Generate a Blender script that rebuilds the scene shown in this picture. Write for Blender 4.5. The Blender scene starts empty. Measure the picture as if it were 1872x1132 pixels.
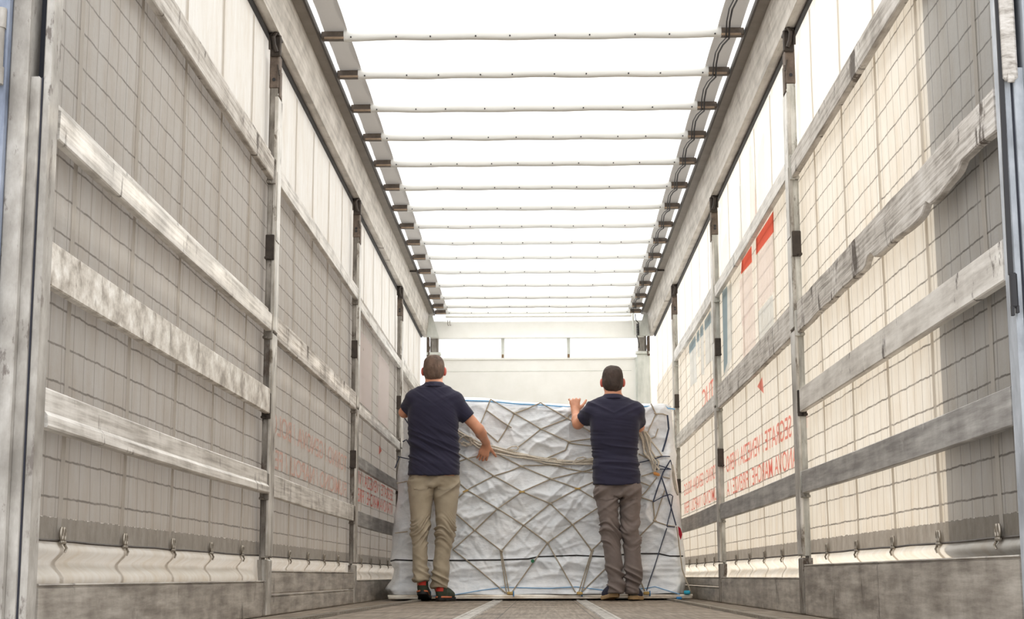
import bpy, bmesh, math, random
import numpy as np
from mathutils import Vector, Matrix

S = bpy.context.scene
COL = S.collection
random.seed(7)

# ---------------------------------------------------------------- camera
CAM = np.array([0.0425, 0.0, 0.1793])
YAW, PITCH, ROLL, FPX = -0.019, 0.1669, -0.0032, 2900.0
_F = np.array([math.sin(YAW) * math.cos(PITCH), math.cos(YAW) * math.cos(PITCH), math.sin(PITCH)])
_R0 = np.array([math.cos(YAW), -math.sin(YAW), 0.0])
_U0 = np.cross(_R0, _F)
_R = math.cos(ROLL) * _R0 + math.sin(ROLL) * _U0
_U = math.cos(ROLL) * _U0 - math.sin(ROLL) * _R0
cd = bpy.data.cameras.new('camera')
cd.sensor_width = 36.0
cd.lens = 36.0 * FPX / 1872.0
cd.clip_end = 400
cam = bpy.data.objects.new('camera', cd)
cam.matrix_world = Matrix(((_R[0], _U[0], -_F[0], CAM[0]), (_R[1], _U[1], -_F[1], CAM[1]),
                           (_R[2], _U[2], -_F[2], CAM[2]), (0, 0, 0, 1)))
COL.objects.link(cam)
S.camera = cam

# ---------------------------------------------------------------- sky, sun, exposure
w = bpy.data.worlds.new('sky')
S.world = w
w.use_nodes = True
bg = w.node_tree.nodes['Background']
bg.inputs['Color'].default_value = (0.97, 0.98, 1.0, 1)
bg.inputs['Strength'].default_value = 1.15
sd = bpy.data.lights.new('sun', 'SUN')
sd.energy = 3.2
sd.angle = math.radians(1.0)
sd.color = (1.0, 0.95, 0.86)
sun = bpy.data.objects.new('sun', sd)
sun.rotation_euler = Vector((-0.80, -0.10, -0.62)).to_track_quat('-Z', 'Y').to_euler()
sun.location = (8, 10, 8)
COL.objects.link(sun)
S.view_settings.view_transform = 'Standard'
S.view_settings.look = 'None'
S.view_settings.gamma = 1
S.view_settings.use_curve_mapping = False
S.view_settings.exposure = 0.92
S.cycles.use_denoising = True
S.cycles.max_bounces = 10
S.cycles.diffuse_bounces = 6
S.cycles.transmission_bounces = 8


def at(x, y, Y):
    """world point at depth Y seen at photo pixel (x, y)"""
    d = _F + _R * (x - 936.0) / FPX - _U * (y - 566.0) / FPX
    return CAM + d * (Y / d[1])


# ---------------------------------------------------------------- helpers
def lin(c):
    c = c / 255.0
    return c / 12.92 if c <= 0.04045 else ((c + 0.055) / 1.055) ** 2.4


def rgb(r, g, b):
    return (lin(r), lin(g), lin(b), 1.0)


class NT:
    def __init__(self, name):
        self.m = bpy.data.materials.new(name)
        self.m.use_nodes = True
        self.t = self.m.node_tree
        self.t.nodes.clear()
        self.out = self.t.nodes.new('ShaderNodeOutputMaterial')

    def n(self, typ, **kw):
        nd = self.t.nodes.new(typ)
        for k, v in kw.items():
            if k.startswith('_'):
                setattr(nd, k[1:], v)
            else:
                key = int(k[1:]) if k[0] == 'i' and k[1:].isdigit() else k.replace('__', ' ')
                if hasattr(v, 'is_output') or isinstance(v, bpy.types.NodeSocket):
                    self.t.links.new(v, nd.inputs[key])
                else:
                    nd.inputs[key].default_value = v
        return nd

    def math(self, op, a, b=0.0, c=None, clamp=False):
        nd = self.t.nodes.new('ShaderNodeMath')
        nd.operation = op
        nd.use_clamp = clamp
        for i, v in enumerate((a, b, c)):
            if v is None:
                continue
            if isinstance(v, bpy.types.NodeSocket):
                self.t.links.new(v, nd.inputs[i])
            else:
                nd.inputs[i].default_value = v
        return nd.outputs[0]

    def mix(self, fac, a, b, blend='MIX'):
        nd = self.t.nodes.new('ShaderNodeMix')
        nd.data_type = 'RGBA'
        nd.blend_type = blend
        for key, v in ((0, fac), (6, a), (7, b)):
            if isinstance(v, bpy.types.NodeSocket):
                self.t.links.new(v, nd.inputs[key])
            else:
                nd.inputs[key].default_value = v
        return nd.outputs[2]

    def ramp(self, fac, stops):
        nd = self.t.nodes.new('ShaderNodeValToRGB')
        e = nd.color_ramp.elements
        while len(e) < len(stops):
            e.new(0.5)
        for el, (p, c) in zip(e, stops):
            el.position = p
            el.color = c if len(c) == 4 else (*c, 1)
        self.t.links.new(fac, nd.inputs[0])
        return nd.outputs[0]

    def coords(self, scale=(1, 1, 1), rand=True):
        tc = self.n('ShaderNodeTexCoord')
        mp = self.n('ShaderNodeMapping')
        self.t.links.new(tc.outputs['Object'], mp.inputs['Vector'])
        mp.inputs['Scale'].default_value = scale
        if rand:
            oi = self.n('ShaderNodeObjectInfo')
            r = self.math('MULTIPLY', oi.outputs['Random'], 37.0)
            self.t.links.new(r, mp.inputs['Location'])
        return mp.outputs[0]

    def noise(self, vec, scale, detail=4.0, rough=0.6):
        nd = self.n('ShaderNodeTexNoise', Scale=scale, Detail=detail, Roughness=rough)
        self.t.links.new(vec, nd.inputs['Vector'])
        return nd.outputs[0]

    def done(self, shader):
        self.t.links.new(shader, self.out.inputs['Surface'])
        return self.m


def weathered(name, c1, c2, c3, stretch=(6, 0.7, 14), rough=0.6, metal=0.0, scale=3.0, bump=0.25,
              scar=None, scar_at=0.66, scar_w=0.05, scar_scale=9.0):
    """painted / metal / timber surface: streaks along its length, with wear marks of their own shape"""
    N = NT(name)
    v = N.coords(stretch)
    v2 = N.coords((1, 1, 1))
    n1 = N.noise(v, scale, 6, 0.65)
    n2 = N.noise(v2, scale * 1.7, 5, 0.6)
    f = N.math('ADD', N.math('MULTIPLY', n1, 0.6), N.math('MULTIPLY', n2, 0.4))
    col = N.ramp(f, [(0.39, c1), (0.50, c2), (0.61, c3)])
    if scar:
        n3 = N.noise(N.coords((1.0, 1.0, 0.4)), scar_scale, 7, 0.7)
        sf = N.ramp(n3, [(scar_at - scar_w, (0, 0, 0, 1)), (scar_at + scar_w, (1, 1, 1, 1))])
        col = N.mix(sf, col, scar)
    b = N.n('ShaderNodeBump', Strength=bump, Distance=0.006, Height=f)
    p = N.n('ShaderNodeBsdfPrincipled', Base__Color=col, Roughness=rough, Metallic=metal, Normal=b.outputs[0])
    return N.done(p.outputs[0])


def plain(name, c, rough=0.5, metal=0.0, var=0.08, scale=30.0, bump=0.0):
    N = NT(name)
    n1 = N.noise(N.coords(), scale, 4, 0.6)
    a = tuple(max(0, x * (1 - var)) for x in c[:3]) + (1,)
    b_ = tuple(min(1, x * (1 + var)) for x in c[:3]) + (1,)
    col = N.ramp(n1, [(0.3, a), (0.7, b_)])
    p = N.n('ShaderNodeBsdfPrincipled', Base__Color=col, Roughness=rough, Metallic=metal)
    if bump:
        bn = N.n('ShaderNodeBump', Strength=bump, Distance=0.004, Height=n1)
        N.t.links.new(bn.outputs[0], p.inputs['Normal'])
    return N.done(p.outputs[0])


def fabric_sheet(name, diff, trans, fac=0.5, rough=0.45, gloss=0.06):
    """coated fabric that lets daylight through"""
    N = NT(name)
    n1 = N.noise(N.coords((1, 1, 1)), 6, 5, 0.6)
    d = N.n('ShaderNodeBsdfDiffuse', Color=N.mix(N.math('MULTIPLY', n1, 0.25), diff, tuple(x * .8 for x in diff[:3]) + (1,)))
    t = N.n('ShaderNodeBsdfTranslucent', Color=trans)
    m1 = N.n('ShaderNodeMixShader', i0=fac, i1=d.outputs[0], i2=t.outputs[0])
    g = N.n('ShaderNodeBsdfGlossy', Color=(1, 1, 1, 1), Roughness=rough)
    m2 = N.n('ShaderNodeMixShader', i0=gloss, i1=m1.outputs[0], i2=g.outputs[0])
    return N.done(m2.outputs[0])


def tag(o, label=None, cat=None, group=None, kind=None):
    if label:
        o['label'] = label
    if cat:
        o['category'] = cat
    if group:
        o['group'] = group
    if kind:
        o['kind'] = kind
    return o


def thing(name, loc, label, cat, group=None):
    o = bpy.data.objects.new(name, None)
    o.empty_display_size = 0.1
    o.location = loc
    COL.objects.link(o)
    return tag(o, label, cat, group)


def world_loc(o):
    v = Vector((0, 0, 0))
    while o is not None:
        v += o.location
        o = o.parent
    return v


def mesh(name, verts, faces, mat, parent=None, smooth=False, loc=None, auto=None):
    """one mesh object from world-space vertices; its origin sits at its parent's (or at loc)"""
    if parent is not None:
        base = np.array(world_loc(parent))
    else:
        base = np.array(loc if loc is not None else (0, 0, 0), float)
    v = np.asarray(verts, float) - base
    me = bpy.data.meshes.new(name)
    me.from_pydata([tuple(p) for p in v], [], [tuple(int(i) for i in f) for f in faces])
    if smooth:
        me.polygons.foreach_set('use_smooth', [True] * len(me.polygons))
        if auto:
            me.set_sharp_from_angle(angle=math.radians(auto))
    me.materials.append(mat)
    me.update()
    o = bpy.data.objects.new(name, me)
    COL.objects.link(o)
    if parent is not None:
        o.parent = parent
    else:
        o.location = base
    return o


class MB:
    """collects shapes for one mesh"""
    def __init__(self):
        self.v, self.f = [], []

    def add(self, v, f):
        k = len(self.v)
        self.v += [tuple(p) for p in v]
        self.f += [tuple(i + k for i in q) for q in f]
        return self

    def box(self, x0, x1, y0, y1, z0, z1, bev=0.0, rot=None, seg=1):
        bm = bmesh.new()
        bmesh.ops.create_cube(bm, size=1.0)
        sx, sy, sz = abs(x1 - x0), abs(y1 - y0), abs(z1 - z0)
        for q in bm.verts:
            q.co = Vector((q.co.x * sx, q.co.y * sy, q.co.z * sz))
        if bev > 0:
            bmesh.ops.bevel(bm, geom=bm.edges[:], offset=min(bev, .45 * min(sx, sy, sz)), segments=seg, affect='EDGES')
        c = Vector(((x0 + x1) / 2, (y0 + y1) / 2, (z0 + z1) / 2))
        R = Matrix.Identity(3) if rot is None else rot
        bm.verts.index_update()
        self.add([R @ q.co + c for q in bm.verts], [[q.index for q in fc.verts] for fc in bm.faces])
        bm.free()
        return self

    def tube(self, pts, r, n=8, closed=False, cap=True):
        pts = [np.array(p, float) for p in pts]
        rs = r if hasattr(r, '__len__') else [r] * len(pts)
        V, Fc = [], []
        up = None
        m = len(pts)
        for i, p in enumerate(pts):
            if closed:
                t = pts[(i + 1) % m] - pts[i - 1]
            else:
                t = pts[min(i + 1, m - 1)] - pts[max(i - 1, 0)]
            t = t / (np.linalg.norm(t) + 1e-12)
            if up is None:
                up = np.array([0, 0, 1.0]) if abs(t[2]) < 0.9 else np.array([1.0, 0, 0])
            a = np.cross(up, t)
            a /= np.linalg.norm(a) + 1e-12
            b = np.cross(t, a)
            up = b
            for k in range(n):
                g = 2 * math.pi * k / n
                V.append(p + rs[i] * (math.cos(g) * a + math.sin(g) * b))
        for i in range(m if closed else m - 1):
            j = (i + 1) % m
            for k in range(n):
                l = (k + 1) % n
                Fc.append((i * n + k, i * n + l, j * n + l, j * n + k))
        if cap and not closed:
            Fc.append(tuple(range(n - 1, -1, -1)))
            Fc.append(tuple((m - 1) * n + k for k in range(n)))
        return self.add(V, Fc)

    def prism(self, prof, y0, y1, ny=1):
        """closed (x, z) profile run along y"""
        n = len(prof)
        V, Fc = [], []
        for i in range(ny + 1):
            y = y0 + (y1 - y0) * i / ny
            V += [(x, y, z) for x, z in prof]
        for i in range(ny):
            for k in range(n):
                l = (k + 1) % n
                Fc.append((i * n + k, i * n + l, (i + 1) * n + l, (i + 1) * n + k))
        Fc.append(tuple(range(n - 1, -1, -1)))
        Fc.append(tuple(ny * n + k for k in range(n)))
        return self.add(V, Fc)

    def build(self, name, mat, parent=None, smooth=False, loc=None, auto=40):
        return mesh(name, self.v, self.f, mat, parent, smooth, loc, auto if smooth else None)


# numpy value noise
_rng = np.random.RandomState(11)
_LAT = _rng.rand(32, 32, 32)


def vnoise(x, y, z):
    x, y, z = np.broadcast_arrays(np.asarray(x, float), np.asarray(y, float), np.asarray(z, float))
    xi, yi, zi = np.floor(x).astype(int), np.floor(y).astype(int), np.floor(z).astype(int)
    fx, fy, fz = x - xi, y - yi, z - zi
    fx, fy, fz = [f * f * (3 - 2 * f) for f in (fx, fy, fz)]
    r = 0
    for a in (0, 1):
        for b in (0, 1):
            for c in (0, 1):
                wgt = (fx if a else 1 - fx) * (fy if b else 1 - fy) * (fz if c else 1 - fz)
                r = r + wgt * _LAT[(xi + a) & 31, (yi + b) & 31, (zi + c) & 31]
    return r


def grid_faces(nu, nv, flip=False):
    f = []
    for i in range(nu - 1):
        for j in range(nv - 1):
            a = i * nv + j
            q = (a, a + nv, a + nv + 1, a + 1)
            f.append(q[::-1] if flip else q)
    return f


# ---------------------------------------------------------------- materials
M = {}
M['floor'] = None
M['slat_a'] = weathered('aluminium slat', rgb(152, 146, 138), rgb(200, 195, 188), rgb(226, 222, 216), (5, .6, 18), .42, 0.05,
                        scar=rgb(98, 90, 82), scar_at=.635, scar_w=.03)
M['slat_mottled'] = weathered('scraped slat', rgb(140, 130, 118), rgb(200, 193, 183), rgb(236, 233, 227), (3, 2.4, 3.2), .35, 0.1, scale=5, bump=.6,
                              scar=rgb(100, 86, 70), scar_at=.62, scar_w=.04, scar_scale=16)
M['slat_wood'] = weathered('worn timber slat', rgb(140, 133, 125), rgb(190, 184, 177), rgb(214, 210, 205), (8, .8, 26), .75, 0, bump=.7,
                           scar=rgb(88, 79, 72), scar_at=.60, scar_w=.03, scar_scale=7)
M['slat_dark'] = weathered('grey slat', rgb(122, 119, 116), rgb(150, 147, 144), rgb(176, 174, 170), (4, .8, 12), .5, 0.1,
                           scar=rgb(205, 203, 198), scar_at=.68, scar_w=.03)
M['sideboard'] = weathered('dropside aluminium', rgb(122, 115, 107), rgb(156, 149, 140), rgb(186, 180, 171), (3, .9, 9), .45, 0.1,
                           scar=rgb(92, 85, 78), scar_at=.63, scar_w=.04, scar_scale=6)
M['post'] = weathered('worn steel post', rgb(88, 82, 75), rgb(126, 120, 112), rgb(164, 159, 152), (6, 6, 1.0), .55, 0.1,
                      scar=rgb(74, 62, 52), scar_at=.575, scar_w=.04, scar_scale=14)
M['post_pale'] = weathered('pale worn steel post', rgb(136, 133, 126), rgb(172, 170, 162), rgb(206, 204, 197), (6, 6, 1.0), .55, .05,
                           scar=rgb(92, 84, 74), scar_at=.61, scar_w=.04, scar_scale=14)
M['lip'] = plain('grey brown rail lip', rgb(134, 126, 117), .55, .1, .12, 8)
M['slat_gouged'] = weathered('pale gouged slat', rgb(176, 170, 163), rgb(204, 199, 192), rgb(224, 220, 214), (5, .7, 9), .5, .05,
                             scar=rgb(84, 74, 68), scar_at=.625, scar_w=.02, scar_scale=11)
M['silver'] = weathered('bare aluminium edge', rgb(132, 126, 117), rgb(176, 171, 163), rgb(212, 208, 202), (6, 6, .8), .35, 0.25,
                        scar=rgb(104, 94, 82), scar_at=.60, scar_w=.04, scar_scale=12)
M['rail'] = weathered('roof rail aluminium', rgb(150, 143, 134), rgb(184, 177, 168), rgb(206, 200, 192), (6, .5, 10), .5, 0.05,
                      scar=rgb(140, 130, 120), scar_at=.64, scar_w=.03, scar_scale=5)
M['dark_metal'] = plain('dark greasy metal', rgb(62, 54, 48), .5, .4, .35, 20, .2)
M['rust'] = plain('rusty brown steel', rgb(98, 85, 75), .7, .1, .35, 25, .3)
M['bracket'] = plain('grimy bow end bracket', rgb(88, 78, 70), .55, .2, .3, 25, .2)
M['bracket_lip'] = plain('tan bracket lip', rgb(150, 130, 110), .6, 0, .2)
M['upright_foot'] = plain('brown upright foot', rgb(120, 92, 62), .6)
M['black'] = plain('black rubber', rgb(34, 33, 36), .6)
M['frame_l'] = weathered('scuffed frame paint', rgb(134, 129, 122), rgb(160, 155, 148), rgb(186, 182, 176), (4, 4, 1.6), .55, .1,
                         scar=rgb(112, 104, 98), scar_at=.6, scar_w=.03, scar_scale=18)
M['frame_blue'] = weathered('grey frame paint tinted sky blue', rgb(140, 144, 150), rgb(164, 169, 176), rgb(188, 192, 198), (4, 4, 1.6), .5, .1,
                            scar=rgb(205, 208, 214), scar_at=.66, scar_w=.03, scar_scale=12)  # blue cast of the sky on the right frame put into its colour
M['door'] = plain('dark blue door skin', rgb(46, 52, 78), .45, 0, .15)
M['door_edge'] = weathered('dull blue grey door edge', rgb(96, 104, 120), rgb(118, 127, 145), rgb(142, 150, 166), (4, 4, 1.6), .5, .05)
M['slot_shade'] = plain('dark gasket', rgb(38, 40, 52), .6)
M['white_wall'] = weathered('white bulkhead paint', rgb(238, 238, 233), rgb(241, 241, 237), rgb(244, 244, 240), (1.5, 1.5, 1.5), .5, 0, bump=.03)
M['pale_post'] = weathered('pale grey painted steel', rgb(196, 200, 194), rgb(214, 217, 211), rgb(226, 228, 223), (4, 4, 1), .5, 0, bump=.05)
M['tin'] = weathered('grey corner steel', rgb(140, 134, 126), rgb(168, 163, 156), rgb(190, 186, 180), (4, 4, 1), .5, .2)
M['roof'] = fabric_sheet('white roof tarpaulin', (.86, .86, .85, 1), (.97, .97, .95, 1), .80)
M['roof_edge'] = fabric_sheet('grey roof edge fabric', (.60, .58, .55, 1), (.16, .15, .14, 1), .42)
M['sleeve'] = fabric_sheet('white bow sleeve', (.93, .93, .91, 1), (.7, .7, .68, 1), .3)
M['strap'] = fabric_sheet('grey curtain strap', (.60, .565, .52, 1), (.72, .68, .62, 1), .60, gloss=.02)
M['chrome'] = plain('buckle steel', rgb(150, 142, 130), .35, .7)
M['red_print'] = fabric_sheet('red lettering', (.92,.38,.34,1), (.92,.38,.34,1), .8, gloss=.01)
M['red_faint'] = fabric_sheet('faded red lettering', (.86,.64,.58,1), (.86,.64,.58,1), .8, gloss=.01)
M['red_bar'] = fabric_sheet('red print', (.95,.22,.16,1), (.95,.22,.16,1), .8, gloss=.01)
M['pink_print'] = fabric_sheet('pale pink print', (.97,.91,.90,1), (.97,.91,.90,1), .8, gloss=.01)
M['grey_print'] = fabric_sheet('pale grey print', (.86,.89,.91,1), (.86,.89,.91,1), .8, gloss=.01)
M['blue_print'] = fabric_sheet('slate blue print', (.45,.55,.62,1), (.45,.55,.62,1), .8, gloss=.01)
M['faint_print'] = fabric_sheet('very pale print', (.90,.92,.93,1), (.90,.92,.93,1), .8, gloss=.01)
M['faint_pink'] = fabric_sheet('very pale pink print', (.95,.86,.85,1), (.95,.86,.85,1), .8, gloss=.01)
M['pallet_rail'] = weathered('aluminium pallet rail', rgb(170, 150, 128), rgb(214, 204, 190), rgb(238, 234, 226), (1, 6, 6), .35, .3)
M['rope'] = plain('tan net rope', rgb(168, 157, 140), .85, 0, .18, 120, .4)
M['rope_pale'] = plain('pale twisted rope', rgb(205, 196, 182), .85, 0, .18, 120, .4)
M['navy_strap'] = plain('navy webbing', rgb(56, 64, 86), .8, 0, .2, 60)
M['brass'] = plain('yellow net hook', rgb(190, 160, 96), .45, .3)
M['orange'] = plain('orange plastic', rgb(214, 150, 74), .5)
M['red_tag'] = plain('red fabric tag', rgb(176, 20, 44), .6)
M['blue_clip'] = plain('blue clip', rgb(38, 132, 200), .45)
M['cyan_clip'] = plain('cyan cap', rgb(40, 180, 214), .45)
M['green_dot'] = plain('green seal', rgb(20, 110, 70), .5)
M['blue_seam'] = plain('pale blue seam', rgb(120, 176, 222), .6)
M['black_seam'] = plain('black seam', rgb(22, 20, 22), .6)


def skin_like(name, c, rough, var=.12, scale=14, bump=.1, bscale=60, sheen=0.0, stretch=(1, 1, 1)):
    N = NT(name)
    n1 = N.noise(N.coords(stretch, False), scale, 5, .6)
    n2 = N.noise(N.coords(stretch, False), bscale, 3, .6)
    a = tuple(x * (1 - var) for x in c[:3]) + (1,)
    b_ = tuple(min(1, x * (1 + var)) for x in c[:3]) + (1,)
    col = N.ramp(n1, [(.3, a), (.7, b_)])
    bn = N.n('ShaderNodeBump', Strength=bump, Distance=.003, Height=n2)
    p = N.n('ShaderNodeBsdfPrincipled', Base__Color=col, Roughness=rough, Normal=bn.outputs[0])
    p.inputs['Sheen Weight'].default_value = sheen
    return N.done(p.outputs[0])


M['skin'] = skin_like('skin', rgb(206, 146, 116), .5, .10)
M['ear'] = skin_like('ear skin', rgb(206, 106, 92), .5, .10)
M['navy'] = skin_like('navy polo cotton', rgb(34, 32, 55), .9, .10, 9, .25, 320, .1)
M['khaki'] = skin_like('khaki cotton', rgb(163, 151, 131), .85, .09, 9, .25, 260, .1)
M['grey_trouser'] = skin_like('grey brown denim', rgb(116, 105, 101), .85, .12, 9, .3, 260, .1)
M['hair_a'] = skin_like('short greying brown hair', rgb(98, 78, 66), .75, .4, 22, .8, 160, .0, (1, 1, .4))
M['hair_b'] = skin_like('short dark brown hair', rgb(62, 49, 43), .75, .4, 22, .8, 160, .0, (1, 1, .4))
M['shoe_green'] = skin_like('dark green suede', rgb(58, 66, 52), .8, .15, 30, .2)
M['shoe_red'] = skin_like('red heel tab', rgb(214, 66, 54), .6, .08)
M['sole_black'] = skin_like('black sole rubber', rgb(22, 22, 24), .6, .1)
M['sole_orange'] = skin_like('orange sole insert', rgb(206, 120, 84), .6, .1)
M['shoe_navy'] = skin_like('navy canvas shoe', rgb(44, 46, 70), .8, .12)
M['shoe_grey'] = skin_like('grey suede heel', rgb(104, 100, 88), .8, .12)
M['sole_tan'] = skin_like('tan sole', rgb(196, 164, 120), .6, .1)
M['lining'] = skin_like('grey shoe lining', rgb(140, 138, 122), .8, .1)


def curtain_material(name, ld, tl, tt):
    N = NT(name)
    tc = N.n('ShaderNodeTexCoord')
    sep = N.n('ShaderNodeSeparateXYZ')
    N.t.links.new(tc.outputs['Object'], sep.inputs[0])
    y, z = sep.outputs[1], sep.outputs[2]
    v = N.coords((1, 1, 1), False)
    wob = N.math('MULTIPLY', N.math('SUBTRACT', N.noise(v, 5, 3, .6), .5), .013)
    wob2 = N.math('MULTIPLY', N.math('SUBTRACT', N.noise(v, 23, 3, .6), .5), .008)
    zz = N.math('ADD', N.math('ADD', z, wob), wob2)
    yy = N.math('ADD', y, N.math('MULTIPLY', wob, .5))

    def lines(c, pitch, off, half, soft):
        t = N.math('FRACT', N.math('DIVIDE', N.math('SUBTRACT', c, off), pitch))
        d = N.math('MULTIPLY', N.math('MINIMUM', t, N.math('SUBTRACT', 1.0, t)), pitch)
        return N.math('SUBTRACT', 1.0, N.math('DIVIDE', N.math('SUBTRACT', d, half), soft, clamp=True), clamp=True)

    h = lines(zz, .105, .40, .0017, .0026)
    vv = lines(yy, .1113, .38, .0016, .0024)
    brk = N.ramp(N.noise(v, 9, 3, .6), [(.30, (.6, .6, .6, 1)), (.6, (1, 1, 1, 1))])
    grid = N.math('MAXIMUM', N.math('MULTIPLY', h, brk), N.math('MULTIPLY', vv, .62))
    # mesh lining only between the hem band and the top slat
    lo = N.math('GREATER_THAN', z, .345)
    hi = N.math('LESS_THAN', zz, 2.235)
    lined = N.math('MULTIPLY', lo, hi)
    grid = N.math('MULTIPLY', grid, lined)
    bn_ = N.math('MULTIPLY', N.math('SUBTRACT', N.noise(N.coords((1, 3, 1), False), 6, 6, .7), .5), .018)
    band = N.math('MULTIPLY', N.math('GREATER_THAN', z, .282), N.math('LESS_THAN', N.math('ADD', z, bn_), .345))
    band = N.math('MULTIPLY', band, N.math('ADD', .62, N.math('MULTIPLY', N.noise(N.coords((1, 2, 1), False), 9, 6, .7), .6)), clamp=True)
    # grime: streaks of dirt
    dirt = N.ramp(N.noise(N.coords((1, 1, .35), False), 7, 7, .68), [(.42, (0, 0, 0, 1)), (.78, (1, 1, 1, 1))])
    streak = N.ramp(N.noise(N.coords((1, 12, .5), False), 2.2, 6, .7), [(.45, (0, 0, 0, 1)), (.75, (1, 1, 1, 1))])
    dirty = N.math('MULTIPLY', N.math('MAXIMUM', dirt, N.math('MULTIPLY', streak, .7)), .8)
    lowdirt = N.math('MULTIPLY', N.ramp(z, [(.16, (1, 1, 1, 1)), (.55, (0, 0, 0, 1))]), N.noise(v, 11, 6, .7))
    dirty = N.math('ADD', dirty, N.math('MULTIPLY', lowdirt, .9), clamp=True)

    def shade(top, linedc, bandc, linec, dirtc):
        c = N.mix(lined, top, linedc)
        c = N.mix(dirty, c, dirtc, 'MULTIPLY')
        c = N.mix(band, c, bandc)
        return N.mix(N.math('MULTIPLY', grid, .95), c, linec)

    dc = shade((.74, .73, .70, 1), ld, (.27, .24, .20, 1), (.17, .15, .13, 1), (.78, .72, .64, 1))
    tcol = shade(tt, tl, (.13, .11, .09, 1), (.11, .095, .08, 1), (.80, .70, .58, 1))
    bn = N.n('ShaderNodeBump', Strength=.35, Distance=.02, Height=N.noise(v, 8, 5, .6))
    d = N.n('ShaderNodeBsdfDiffuse', Color=dc, Normal=bn.outputs[0])
    t = N.n('ShaderNodeBsdfTranslucent', Color=tcol)
    m1 = N.n('ShaderNodeMixShader', i0=.5, i1=d.outputs[0], i2=t.outputs[0])
    g = N.n('ShaderNodeBsdfGlossy', Color=(1, 1, 1, 1), Roughness=.38, Normal=bn.outputs[0])
    m2 = N.n('ShaderNodeMixShader', i0=.05, i1=m1.outputs[0], i2=g.outputs[0])
    return N.done(m2.outputs[0])


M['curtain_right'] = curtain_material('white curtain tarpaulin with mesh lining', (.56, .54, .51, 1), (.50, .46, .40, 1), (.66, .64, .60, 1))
M['curtain_left'] = curtain_material('dirtier white curtain tarpaulin toned for shade', (.43, .41, .38, 1), (.34, .305, .27, 1), (.68, .645, .595, 1))  # left side's outdoor shade and extra dirt both put into these darker colours


def floor_material():
    N = NT('dark worn plywood floor')
    tc = N.n('ShaderNodeTexCoord')
    sep = N.n('ShaderNodeSeparateXYZ')
    N.t.links.new(tc.outputs['Object'], sep.inputs[0])
    x, y = sep.outputs[0], sep.outputs[1]
    n1 = N.noise(N.coords((26, .8, 1), False), 2.0, 7, .65)
    n2 = N.noise(N.coords((1, 1, 1), False), 2.5, 6, .65)
    f = N.math('ADD', N.math('MULTIPLY', n1, .55), N.math('MULTIPLY', n2, .45))
    col = N.ramp(f, [(.36, rgb(78, 67, 56)), (.5, rgb(122, 109, 94)), (.64, rgb(156, 144, 129))])
    t = N.math('FRACT', N.math('DIVIDE', N.math('ADD', x, 3.1), .42))
    seam = N.math('LESS_THAN', t, .012)
    col = N.mix(N.math('MULTIPLY', seam, .8), col, rgb(50, 42, 36))
    b = N.n('ShaderNodeBump', Strength=.4, Distance=.006, Height=f)
    p = N.n('ShaderNodeBsdfPrincipled', Base__Color=col, Roughness=.62, Normal=b.outputs[0])
    return N.done(p.outputs[0])


M['floor'] = floor_material()
N_ = NT('clear pane')
_t = N_.n('ShaderNodeBsdfTransparent', Color=(.97, .98, .98, 1))
_g = N_.n('ShaderNodeBsdfGlossy', Color=(1, 1, 1, 1), Roughness=.05)
M['pane'] = N_.done(N_.n('ShaderNodeMixShader', i0=.04, i1=_t.outputs[0], i2=_g.outputs[0]).outputs[0])
M['ground'] = plain('pale yard concrete', rgb(150, 148, 144), .9, 0, .12, 2)


def sheet_material():
    N = NT('crumpled grey white plastic sheet')
    n1 = N.noise(N.coords((1, 1, 1), False), 7, 6, .65)
    n2 = N.noise(N.coords((2, 1, 5), False), 14, 6, .65)
    col = N.ramp(n1, [(.35, rgb(222, 227, 233)), (.65, rgb(240, 243, 247))])
    b = N.n('ShaderNodeBump', Strength=.35, Distance=.012, Height=n2)
    p = N.n('ShaderNodeBsdfPrincipled', Base__Color=col, Roughness=.27, Normal=b.outputs[0])
    return N.done(p.outputs[0])


M['sheet'] = sheet_material()
# ---------------------------------------------------------------- setting
Y0, Y1, Y2, Y3, YF = 4.05, 7.51, 10.97, 14.40, 17.45
SIDES = ((-1, 'left'), (1, 'right'))


def struct(o):
    o['kind'] = 'structure'
    return o


g = MB().box(-60, 60, -40, 80, -1.45, -1.25)
struct(g.build('ground', M['ground']))
fl = MB().box(-1.30, 1.30, 4.0, 17.6, -.14, 0.0)
struct(fl.build('floor', M['floor']))
# flat metal strips let into the floor and toothed lashing strips
tn = 1


def trim(mb, mat, smooth=False):
    global tn
    o = struct(mb.build('trim_%d' % tn, mat, smooth=smooth))
    tn += 1
    return o


for xc in (-.305, .33):
    b = MB()
    b.prism([(xc - .04, 0.0), (xc - .034, .006), (xc - .020, .006), (xc - .016, .003), (xc + .016, .003), (xc + .020, .006), (xc + .034, .006), (xc + .04, 0.0)], 4.0, 17.3)
    trim(b, M['silver'])
for xa, xb in ((-.985, -.90), (.985, 1.0)):
    b = MB()
    k = 0
    y = 4.1
    while y < 16.5:
        x = xa + (xb - xa) * (y - 7) / 5
        if not (int((y - 4.1) / .032) % 38 in (0, 1)):
            b.box(x - .022, x + .022, y, y + .017, 0, .013)
        y += .032
    n = 40
    b.add([(xa + (xb - xa) * (4.1 - 7) / 5 - .026, 4.1, .002), (xa + (xb - xa) * (4.1 - 7) / 5 + .026, 4.1, .002),
           (xa + (xb - xa) * (16.5 - 7) / 5 + .026, 16.5, .002), (xa + (xb - xa) * (16.5 - 7) / 5 - .026, 16.5, .002)], [(0, 1, 2, 3)])
    trim(b, M['chrome'])

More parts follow.
